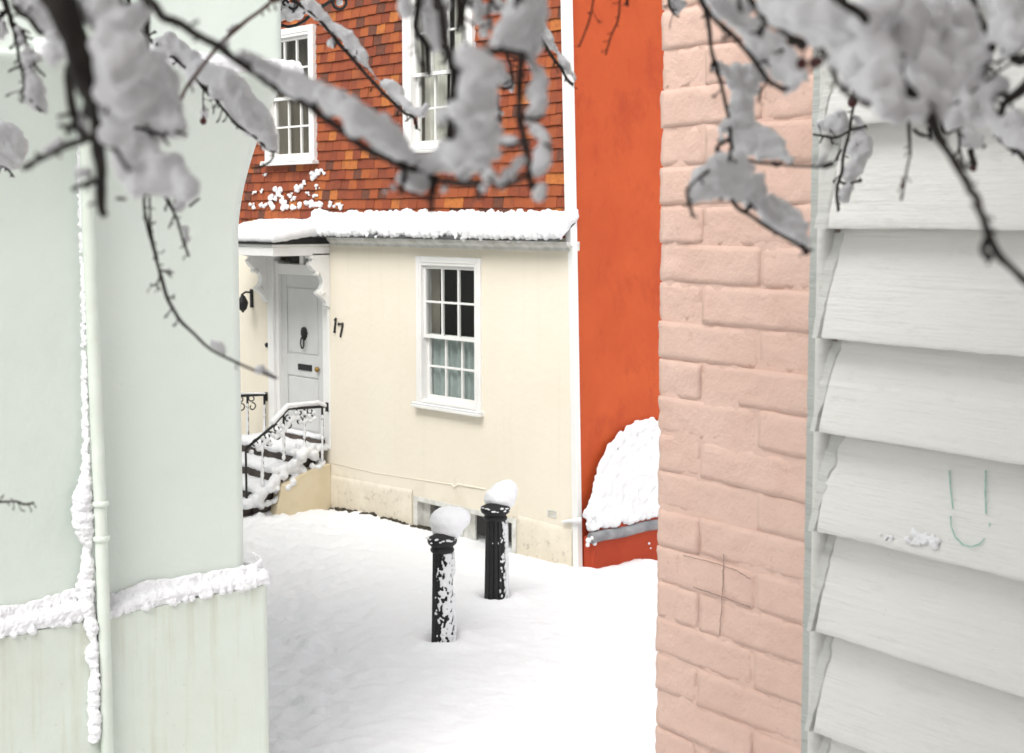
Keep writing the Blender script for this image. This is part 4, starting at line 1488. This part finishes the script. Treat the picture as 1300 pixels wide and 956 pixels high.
def branch(d, lines, snow=(), berries=(), mat='bark', voxel=None, dd=.12, sub=0):
    """one branch with its side twigs. lines = [(path px, w0, w1)], snow = [(u, v, r px)], depth d in metres"""
    m = MB()
    wob = random.random() * 50
    def D(u, v):
        return d + dd * noise.noise(Vector((u * .006, v * .006, wob)))
    for li, (path, w0, w1) in enumerate(lines):
        P = [pt(u, v, D(u, v)) - TO for u, v in path]
        W = [w0 + (w1 - w0) * i / (len(P) - 1) for i in range(len(P))]
        if path[0][1] < 0 and li == 0:            # goes on up, out of sight, to the bough
            P = [P[0] + (P[0] - P[1]).normalized() * .12 + Vector((0, 0, .06))] + P
            W = [w0 * 1.05] + W
            q = on_bough(P[0])
            mid = P[0] * .5 + q * .5 + Vector((0, 0, .05))
            P = [q, mid] + P
            W = [w0 * 1.25, w0 * 1.1] + W
        n = 5
        S = smooth_path(P, n)
        rr = []
        for i in range(len(S)):
            a = i / n
            k = min(int(a), len(W) - 2)
            w = W[k] + (W[k + 1] - W[k]) * (a - k)
            rr.append(max(.0009, w * .5 * d / FPX * (1 + .22 * noise.noise(S[i] * 90))))
        for i in range(1, len(S) - 1):
            S[i] = S[i] + Vector((noise.noise(S[i] * 50), noise.noise(S[i] * 50 + Vector((9, 0, 0))), noise.noise(S[i] * 50 + Vector((0, 9, 0))))) * rr[i] * .7
        m.tube(S, rr, 7)
        # buds and spurs
        for i in range(3, len(S) - 1, 2):
            if rr[i] < .009 and random.random() < .62:
                t = (S[i + 1] - S[i - 1]).normalized()
                a = (V_R * random.uniform(-1, 1) + V_U * random.uniform(-1.2, .6) + V_F * random.uniform(-.8, .5))
                a = (a - t * a.dot(t)).normalized() + t * random.uniform(.1, .9)
                L = random.choice((3, 4, 5, 7, 10)) * random.uniform(.7, 1.2) * d / FPX
                q = S[i] + a * L
                b_ = (a + V_R * random.uniform(-.8, .8) + V_U * random.uniform(-.8, .8)).normalized()
                r0 = min(rr[i] * .6, 2.0 * d / FPX)
                m.tube([S[i], S[i] + a * L * .5, q, q + b_ * L * .45, q + b_ * L * .7], [r0, r0 * .7, r0 * .85, r0 * 1.0, r0 * .3], 5)
                if L > 6 * d / FPX:
                    c_ = (b_ + V_U * random.uniform(-1, 1)).normalized()
                    m.tube([q, q + c_ * L * .5], [r0 * .7, r0 * .9], 5)
    ob = m.build('branch', M[mat], tree, smooth=True)
    k = d / FPX
    if snow:
        sp = []
        for u, v, r in snow:
            R = r * k * 1.12
            c = pt(u, v, D(u, v) + .7 * R) - TO
            sp.append((c.x, c.y, c.z, (R * .95, R * .95, R)))
            for q in range(3 if r > 7 else 1):
                a, b = random.uniform(0, 6.28), random.uniform(.3, .75)
                e = V_R * math.cos(a) * b * R + V_U * math.sin(a) * b * R + V_F * random.uniform(-.6, .6) * R
                sp.append((c.x + e.x, c.y + e.y, c.z + e.z, R * random.uniform(.45, .62)))
        blobs('snow', sp, M['snow_near'], ob, voxel=voxel or max(.0022, 2.6 * k), smooth=3, disp=.011 * d, dsc=.02 * d, grain=(.005, .004) if d > 1.2 else None)
    for u, v, r in berries:
        c = pt(u, v, D(u, v)) - TO
        b = MB().add([c + Vector((q.x, q.y, q.z * 1.08)) * r * k for q in ICO_V], ICO_F)
        b.tube([c + Vector((0, 0, r * k * .9)), c + V_U * r * k * 2.5 + V_R * r * k * .4, c + V_U * r * k * 4], .0008, 5)
        b.build('berry', M['berry'], ob, smooth=True)
    return ob
# --- left
branch(.75, [([(60, -60), (82, 5), (105, 75), (121, 122)], 44, 30), ([(121, 122), (122, 165), (126, 215), (133, 274)], 22, 12), ([(122, 172), (88, 184), (55, 200), (28, 214)], 10, 8), ([(52, 201), (45, 195)], 6, 5), ([(126, 228), (108, 232), (92, 241)], 9, 7), ([(108, 232), (113, 240)], 5, 4),
             ([(128, 183), (145, 188), (155, 203), (164, 216)], 7, 5), ([(88, 85), (90, 130), (98, 163), (112, 178)], 14, 8), ([(94, 143), (73, 148)], 7, 5), ([(95, 158), (74, 159)], 7, 5), ([(92, 158), (84, 167)], 5, 4), ([(124, 128), (138, 131), (155, 141)], 7, 5), ([(108, 128), (106, 143), (112, 150)], 5, 5)],
       [(112, 12, 18), (132, 20, 26), (140, 55, 26), (152, 85, 26), (140, 110, 24), (160, 120, 26), (148, 145, 22), (146, 168, 18), (158, 30, 22), (165, 62, 22), (100, 222, 7), (112, 220, 7), (60, 190, 9), (75, 183, 9), (70, 193, 7), (90, 62, 14), (68, 62, 12), (66, 76, 9), (100, 150, 10), (104, 165, 9)])
branch(.95, [([(152, -30), (156, 5), (150, 25), (160, 40), (166, 50)], 8, 5), ([(188, -30), (186, 12), (188, 38)], 8, 4), ([(170, 163), (190, 167), (205, 172), (215, 185)], 5, 3), ([(188, 168), (190, 175)], 4, 3), ([(148, 252), (160, 253)], 5, 4), ([(210, 172), (215, 165), (238, 172)], 4, 3)],
       [(170, 20, 14), (180, 15, 14), (175, 80, 22), (185, 100, 30), (200, 115, 28), (190, 130, 28), (208, 140, 25), (215, 155, 20), (180, 150, 26), (200, 162, 22), (222, 160, 14), (165, 130, 22), (165, 190, 22), (180, 200, 26), (195, 215, 26), (165, 215, 20), (215, 215, 22), (225, 228, 20), (235, 232, 17), (210, 235, 18), (175, 232, 18), (155, 205, 14), (240, 243, 10), (192, 240, 10)])
branch(1.35, [([(2, -30), (8, 5), (14, 22), (19, 45), (25, 75), (29, 98)], 9, 3), ([(12, 10), (3, 18), (-8, 30)], 7, 7), ([(19, 30), (28, 40), (33, 52), (34, 62)], 4, 3), ([(27, 84), (18, 87), (11, 91)], 3.5, 3), ([(29, 98), (31, 108), (28, 116), (30, 124), (26, 131)], 3.5, 2.5), ([(42, 76), (47, 86), (57, 97)], 3.5, 2.5), ([(38, 126), (45, 134), (53, 143)], 3.5, 2.5), ([(30, 38), (38, 42)], 3, 2), ([(33, 46), (42, 50)], 3, 2)],
       [(25, 40, 7), (28, 55, 7), (36, 68, 7), (38, 82, 8), (39, 95, 8), (42, 108, 10), (46, 120, 10), (50, 132, 9), (55, 138, 6), (47, 76, 6), (2, 40, 10), (-2, 28, 9), (44, 14, 14), (58, 20, 12), (62, 34, 12), (50, 25, 8), (70, 45, 9)])
branch(1.0, [([(14, -20), (20, 10), (38, 24), (54, 42)], 8, 7)], [(30, 4, 14), (48, 12, 15), (60, 24, 13), (40, 16, 8)])
branch(1.8, [([(-160, -60), (-110, 120), (-40, 196), (0, 209), (8, 213), (18, 225)], 5, 3), ([(7, 211), (13, 206)], 3, 2)], [(-8, 176, 20), (6, 174, 17), (18, 178, 16), (26, 184, 11), (22, 195, 12), (14, 203, 12), (2, 196, 15), (26, 196, 8), (20, 208, 7)])
branch(.85, [([(165, -40), (200, 12), (222, 27), (262, 50), (300, 75), (345, 108), (390, 133), (420, 155), (460, 185), (490, 202), (520, 212), (545, 222), (575, 232), (610, 232)], 12, 9), ([(512, 212), (512, 228), (507, 246)], 8, 6), ([(507, 243), (525, 246), (545, 253)], 4, 4), ([(553, 226), (549, 248), (547, 268)], 13, 5), ([(606, 232), (606, 244), (612, 254)], 8, 5), ([(402, 138), (402, 126)], 7, 5), ([(608, 215), (622, 228), (630, 236), (648, 234), (668, 222)], 4, 6)],
       [(288, 55, 6), (310, 70, 8), (328, 82, 10), (345, 92, 12), (362, 100, 13), (380, 108, 15), (398, 118, 15), (415, 124, 17), (430, 130, 17), (448, 140, 18), (462, 152, 19), (478, 163, 20), (492, 176, 20), (505, 188, 18), (518, 198, 13), (450, 160, 14), (420, 140, 12), (540, 206, 14), (555, 208, 15), (568, 198, 20), (585, 196, 22), (600, 200, 18), (590, 212, 16), (612, 214, 10), (515, 226, 11), (528, 232, 13), (540, 232, 10), (535, 242, 8), (500, 238, 6), (490, 243, 4), (565, 238, 7), (560, 245, 6), (614, 240, 7), (608, 252, 5), (622, 222, 9), (636, 229, 8), (646, 222, 8), (655, 212, 8), (662, 203, 8), (638, 238, 6)])
branch(1.2, [([(372, -25), (345, 2), (320, 21), (285, 50), (262, 78), (236, 111), (228, 128)], 5.5, 4.5)], [(292, 40, 6), (300, 34, 5)], [], 'red_bark', dd=.05).data
branch(1.75, [([(160, -12), (172, 25), (188, 47), (205, 61), (218, 71), (235, 85), (247, 96), (258, 111), (270, 122), (285, 141), (302, 160), (322, 173), (337, 187), (348, 194)], 5, 3), ([(213, 69), (205, 76), (203, 78)], 3, 2), ([(258, 108), (270, 118), (278, 130), (276, 137)], 3, 2), ([(346, 192), (347, 198), (342, 205), (332, 211), (318, 213)], 3, 3), ([(346, 192), (353, 194)], 3, 2), ([(182, 58), (190, 68)], 3, 2)],
       [(205, 56, 10), (220, 62, 15), (232, 68, 15), (243, 74, 11), (236, 82, 12), (250, 92, 14), (262, 94, 14), (272, 98, 15), (285, 104, 18), (298, 118, 19), (308, 132, 19), (318, 146, 18), (328, 158, 17), (335, 170, 16), (342, 180, 13), (348, 188, 8), (322, 160, 15), (280, 112, 12)], voxel=.0035)
branch(2.0, [([(350, -40), (370, -4), (400, 20), (424, 47), (447, 74), (471, 102), (495, 126), (513, 143), (526, 151), (529, 164)], 6, 3.5), ([(428, 54), (424, 60)], 3, 2), ([(472, 112), (470, 117)], 3, 2), ([(505, 141), (504, 148)], 2.5, 2), ([(450, 72), (454, 70)], 3, 2)],
       [(392, 10, 7), (402, 17, 8), (412, 24, 8), (418, 32, 7), (424, 36, 8), (433, 38, 9), (442, 44, 9), (446, 54, 10), (454, 64, 9), (460, 72, 7), (464, 82, 6), (471, 90, 6), (476, 97, 5), (486, 106, 7), (495, 112, 8), (502, 120, 8), (509, 129, 7), (517, 136, 6), (526, 142, 7), (535, 142, 9), (540, 137, 7), (422, 54, 5), (470, 108, 3)], voxel=.004, dd=.1)
branch(1.3, [([(190, -30), (187, 100), (200, 215), (203, 238), (214, 256), (222, 272), (230, 298), (240, 326)], 8, 3), ([(187, 222), (183, 262), (188, 290), (197, 325), (203, 347)], 4, 4), ([(192, 228), (190, 262), (193, 300), (200, 330)], 3, 3), ([(203, 347), (212, 378), (232, 410), (268, 443), (310, 465), (352, 480)], 5, 3), ([(203, 343), (213, 346), (220, 346)], 3.5, 2.5), ([(214, 347), (217, 352)], 2.5, 2), ([(203, 352), (198, 362), (191, 361)], 3, 2), ([(198, 360), (203, 369)], 2.5, 2), ([(205, 238), (222, 250), (232, 248)], 4, 3), ([(240, 262), (254, 252)], 3.5, 3), ([(222, 272), (214, 290)], 3, 2), ([(190, 242), (205, 246)], 3, 3)],
       [(272, 438, 6), (279, 440, 6), (286, 446, 4), (330, 470, 3), (338, 473, 4), (346, 476, 3), (188, 288, 5), (191, 305, 4), (235, 292, 6), (238, 303, 5), (236, 310, 4), (227, 262, 6), (195, 318, 3)], dd=.05)
branch(1.6, [([(-300, -60), (-260, 350), (-120, 590), (-30, 632), (0, 637), (20, 637), (30, 640), (43, 638)], 3, 3)], [(12, 633, 3.5), (16, 634, 3)])
branch(1.75, [([(258, 110), (258, 125), (258, 150)], 1, 1)], [(258, 136, 4), (258, 142, 6), (258, 148, 6)], [(258, 154, 4.5)], voxel=.003)
# --- middle
branch(.85, [([(548, -60), (560, 25), (570, 70), (576, 100), (574, 128)], 11, 14), ([(572, 150), (571, 176)], 11, 10), ([(561, 152), (559, 166)], 6, 5), ([(612, 66), (638, 64), (665, 70)], 9, 9)],
       [(592, 74, 15), (603, 80, 17), (610, 92, 20), (600, 100, 24), (605, 120, 24), (590, 130, 20), (612, 140, 18), (600, 150, 20), (618, 160, 16), (600, 172, 22), (620, 182, 14), (588, 182, 18), (610, 195, 18), (565, 148, 10), (575, 195, 18), (632, 196, 8)])
branch(.9, [([(654, -60), (657, 0), (660, 28)], 8, 8), ([(660, 66), (661, 108), (662, 145), (664, 172), (670, 200), (671, 226), (676, 240)], 9, 8), ([(666, 148), (678, 152), (690, 147)], 5, 5), ([(664, 180), (645, 186), (630, 178)], 5, 4), ([(690, 182), (700, 187)], 5, 4), ([(667, 225), (650, 233)], 6, 5)],
       [(680, 0, 14), (664, 4, 20), (682, 18, 14), (655, 22, 20), (672, 34, 20), (645, 40, 18), (684, 38, 11), (660, 54, 16), (632, 54, 13), (620, 61, 7), (676, 58, 14), (645, 58, 12), (672, 82, 8), (680, 90, 11), (684, 103, 11), (680, 116, 13), (684, 130, 12), (680, 144, 12), (672, 152, 9), (682, 168, 11), (692, 172, 8), (690, 182, 10), (688, 196, 12), (692, 208, 9), (682, 212, 11), (690, 238, 7), (684, 246, 6), (645, 181, 7), (652, 180, 6), (636, 178, 4)])
branch(1.05, [([(532, -30), (531, 10), (530, 36), (541, 60), (546, 96)], 9, 9), ([(530, 40), (527, 55), (533, 76), (538, 92), (534, 108)], 3, 2.5), ([(548, -10), (552, 12), (562, 8)], 5, 4), ([(560, 2), (558, 20)], 5, 4), ([(582, -30), (583, 15), (581, 40)], 9, 7), ([(592, -10), (588, 20), (590, 54)], 7, 4), ([(590, 22), (603, 34)], 4, 3), ([(622, -20), (621, 20), (626, 38)], 4, 3), ([(600, 0), (596, 8)], 4, 3), ([(560, 58), (566, 66), (563, 82)], 4, 3), ([(625, 0), (632, 14)], 4, 3)],
       [(512, 6, 9), (518, 14, 7), (545, 8, 12), (556, 18, 14), (552, 32, 13), (562, 30, 10), (564, 8, 10), (545, 44, 9), (556, 50, 9), (560, 60, 9), (550, 60, 8), (568, 62, 7), (600, 4, 11), (610, 12, 10), (606, 24, 7), (614, 36, 8), (620, 30, 8), (612, 46, 6), (630, 8, 9), (622, 44, 5), (592, 60, 7), (596, 72, 8)])
branch(1.5, [([(668, -30), (655, 30), (642, 60), (648, 85), (650, 108), (638, 112), (626, 107)], 3, 4)], [(628, 84, 6), (634, 90, 8), (641, 98, 9), (646, 106, 8), (636, 102, 7), (650, 114, 5)])
branch(1.6, [([(633, 120), (633, 148)], 1, 1)], [(632, 138, 4), (633, 144, 5)], [(634, 152, 4)], voxel=.003)
branch(2.0, [([(660, -40), (672, 10), (682, 38), (692, 58), (708, 82), (720, 100), (728, 107)], 5, 4), ([(688, 50), (686, 58)], 3, 2), ([(704, 78), (702, 85)], 3, 2), ([(718, 98), (717, 104)], 3, 2)],
       [(688, 34, 5), (692, 44, 6), (697, 52, 7), (703, 61, 7), (708, 67, 5), (712, 76, 6), (718, 84, 6), (724, 93, 5), (729, 98, 4), (730, 104, 3)], voxel=.004, dd=.05)
branch(1.6, [([(756, -30), (750, 18), (743, 40), (735, 60)], 2.5, 2), ([(786, -20), (786, 20), (776, 45), (769, 70)], 2.5, 2), ([(750, 18), (746, 16)], 2, 2), ([(795, -10), (797, 8)], 4, 4), ([(852, -20), (850, 5), (856, 18)], 4, 3), ([(856, 18), (862, 22)], 3, 2)], [(856, 4, 7), (860, 12, 7), (855, 12, 5), (864, 6, 6)], dd=.03)
# --- right
branch(1.15, [([(888, -40), (895, 10), (901, 40), (904, 68), (914, 100), (921, 128), (926, 152), (927, 176), (931, 190)], 7, 4), ([(926, 176), (918, 181), (910, 188), (916, 193)], 5, 5), ([(925, 150), (940, 156)], 4, 4), ([(904, 80), (903, 92)], 4, 3), ([(975, 100), (966, 115), (962, 130)], 3, 3), ([(948, 203), (985, 209), (1040, 211), (1058, 209)], 4, 4), ([(1046, 211), (1058, 208)], 7, 7), ([(980, 208), (990, 210)], 7, 6)],
       [(912, 84, 6), (920, 90, 9), (934, 90, 10), (948, 92, 10), (958, 94, 10), (966, 98, 8), (930, 104, 11), (945, 108, 13), (955, 112, 9), (938, 122, 12), (946, 130, 11), (936, 140, 12), (950, 144, 10), (925, 160, 10), (915, 165, 9), (940, 158, 14), (955, 165, 14), (970, 172, 13), (950, 182, 14), (970, 188, 13), (985, 182, 12), (992, 194, 10), (980, 198, 9), (1002, 202, 6), (935, 175, 12), (965, 200, 6), (1042, 205, 5), (1048, 198, 5), (915, 178, 7)])
branch(1.08, [([(929, 184), (924, 212), (916, 238), (915, 253)], 4, 5), ([(915, 253), (925, 247), (937, 263), (946, 270), (975, 289), (1014, 311), (1023, 323)], 6, 5), ([(900, 215), (880, 232), (872, 243), (875, 257), (880, 276)], 4, 5), ([(1018, 312), (1025, 322)], 8, 7), ([(946, 268), (955, 258), (952, 250)], 6, 5)],
       [(934, 206, 14.1), (920, 210, 15.4), (908, 218, 16.6), (896, 228, 16.6), (887, 240, 14.1), (880, 250, 9.0), (940, 218, 15.4), (925, 225, 17.9), (910, 234, 16.6), (932, 238, 16.6), (945, 232, 12.8), (898, 244, 11.5), (958, 228, 9.0), (966, 224, 7.7), (962, 240, 11.5), (952, 250, 12.8), (968, 258, 12.8), (982, 262, 14.1), (996, 268, 14.1), (978, 274, 12.8), (1008, 278, 14.1), (1018, 290, 12.8), (1000, 288, 12.8), (1022, 302, 10.2), (1014, 302, 9.0), (1025, 312, 6.4), (905, 226, 16), (918, 220, 17), (930, 222, 17), (922, 236, 15), (985, 268, 14), (1002, 280, 14)])
branch(1.0, [([(885, -30), (897, 12), (925, 40), (950, 68), (972, 98), (984, 108), (996, 115)], 7, 7), ([(996, 115), (1001, 112)], 6, 6), ([(962, 80), (975, 76), (984, 69)], 4, 5), ([(922, 38), (924, 46), (918, 50)], 5, 4), ([(916, 36), (922, 40)], 4, 4)],
       [(905, 0, 12), (918, 12, 14), (930, 14, 15), (942, 8, 12), (935, 28, 13), (948, 36, 14), (960, 34, 11), (955, 50, 14), (968, 46, 14), (978, 56, 15), (988, 52, 11), (968, 66, 14), (982, 74, 16), (996, 70, 14), (990, 90, 15), (1004, 86, 13), (1010, 98, 11), (1002, 106, 11), (1018, 96, 8), (996, 122, 4)])
branch(.85, [([(925, -60), (948, -10), (970, 24), (985, 34), (1005, 46), (1018, 60)], 8, 12), ([(976, 28), (968, 34), (963, 44)], 7, 7), ([(1018, 58), (1040, 58), (1052, 78), (1060, 100), (1075, 118), (1088, 128), (1103, 134)], 6, 7), ([(1005, 52), (1025, 56)], 16, 12), ([(940, -20), (938, 5), (941, 14)], 6, 6)],
       [(975, 0, 16), (1000, 4, 20), (990, 20, 14), (1020, 14, 20), (1010, 32, 14), (1030, 38, 14), (1045, 20, 20), (1042, 48, 14), (1065, 30, 22), (1068, 60, 18), (1062, 80, 13), (1080, 90, 16), (1085, 70, 20), (1095, 108, 15), (1078, 104, 10), (1100, 125, 12)], [(1018, 81, 8), (1034, 80, 8), (1040, 78, 6)])
branch(.75, [([(1030, -60), (1062, -5), (1092, 18), (1113, 42), (1126, 70), (1138, 95), (1146, 108), (1165, 138), (1185, 162), (1203, 190), (1222, 222), (1240, 258), (1253, 288), (1266, 322), (1290, 345), (1330, 380)], 13, 10), ([(1146, 108), (1140, 120), (1131, 126)], 8, 7), ([(1143, 100), (1144, 80), (1142, 70)], 8, 8), ([(1150, 112), (1180, 150), (1200, 180)], 14, 12), ([(1255, 300), (1248, 318), (1258, 330)], 10, 8), ([(1254, 293), (1264, 293)], 6, 4), ([(1220, 200), (1228, 215), (1236, 198)], 5, 4), ([(1192, 140), (1200, 120)], 5, 6)],
       [(1100, 20, 22), (1120, 10, 24), (1150, 20, 28), (1140, 50, 26), (1165, 60, 28), (1180, 20, 28), (1210, 20, 26), (1200, 60, 28), (1175, 90, 28), (1195, 110, 26), (1170, 120, 24), (1160, 140, 16), (1120, 80, 24), (1110, 100, 20), (1130, 115, 20), (1125, 135, 16), (1145, 140, 16), (1220, 80, 26), (1225, 40, 24), (1190, 135, 18), (1112, 60, 20), (1210, 100, 20), (1140, 150, 10), (1165, 152, 9)])
branch(.9, [([(1228, -50), (1236, 2), (1246, 28), (1259, 50), (1260, 64)], 12, 9), ([(1320, 60), (1298, 76), (1284, 70), (1276, 62)], 16, 12), ([(1284, 80), (1258, 98), (1232, 118), (1204, 138)], 4, 3.5), ([(1276, 76), (1262, 80), (1248, 74)], 6, 4), ([(1262, 92), (1258, 86), (1250, 86)], 5, 4), ([(1310, 98), (1292, 118), (1276, 132), (1271, 148)], 16, 9), ([(1284, 122), (1268, 120)], 9, 7)],
       [(1262, 0, 20), (1285, 10, 24), (1275, 35, 20), (1295, 40, 20), (1285, 60, 12), (1230, 105, 12), (1245, 90, 12), (1220, 122, 9), (1240, 130, 16), (1255, 120, 14), (1225, 145, 16), (1210, 152, 14), (1250, 148, 16), (1270, 108, 12), (1270, 160, 15), (1290, 150, 16), (1285, 175, 14), (1300, 180, 14), (1230, 160, 10), (1256, 70, 9), (1240, 60, 16), (1250, 44, 12)])
branch(1.25, [([(1185, -30), (1190, 90), (1197, 163), (1212, 166), (1225, 162), (1240, 170)], 4, 3), ([(1216, 168), (1217, 190), (1208, 203)], 4, 3), ([(1217, 188), (1222, 202)], 4, 3), ([(1232, 190), (1238, 210)], 9, 7), ([(1262, 172), (1278, 186), (1292, 194), (1305, 208)], 6, 5), ([(1242, 180), (1252, 186)], 4, 3), ([(1178, 162), (1182, 178)], 5, 3), ([(1160, 165), (1168, 170), (1180, 172)], 6, 4)],
       [(1222, 180, 8), (1230, 176, 8), (1238, 178, 7), (1284, 176, 12), (1296, 182, 12), (1305, 190, 12), (1274, 172, 8)], [(1236, 214, 4)])
branch(1.2, [([(1140, -30), (1150, 80), (1154, 160), (1155, 180), (1156, 196)], 6, 3.5), ([(1156, 196), (1150, 222), (1145, 252)], 1.6, 1.6)], [], [(1145, 236, 3), (1144, 253, 2)], dd=.02)
branch(1.65, [([(1068, -30), (1080, 50), (1084, 120), (1081, 145), (1079, 166), (1072, 192), (1068, 220), (1062, 240), (1064, 268)], 4, 4), ([(1079, 166), (1062, 174), (1045, 173), (1032, 170)], 4, 3), ([(1045, 173), (1040, 182)], 3, 2), ([(1055, 175), (1057, 183)], 3, 2), ([(1067, 231), (1078, 233), (1086, 231), (1094, 229)], 3.5, 3), ([(1080, 164), (1092, 162), (1100, 160)], 4, 3), ([(1068, 190), (1060, 205)], 3, 3)],
       [(1040, 158, 7), (1048, 160, 9), (1058, 155, 10), (1066, 150, 10), (1068, 162, 9), (1056, 166, 7), (1088, 150, 8), (1095, 156, 6), (1090, 172, 10), (1098, 180, 9), (1088, 188, 12), (1100, 194, 9), (1092, 205, 12), (1084, 214, 11), (1094, 218, 7), (1080, 225, 8), (1076, 242, 6), (1072, 252, 6), (1080, 238, 6)], [(1082, 130, 6.5)], voxel=.0035)
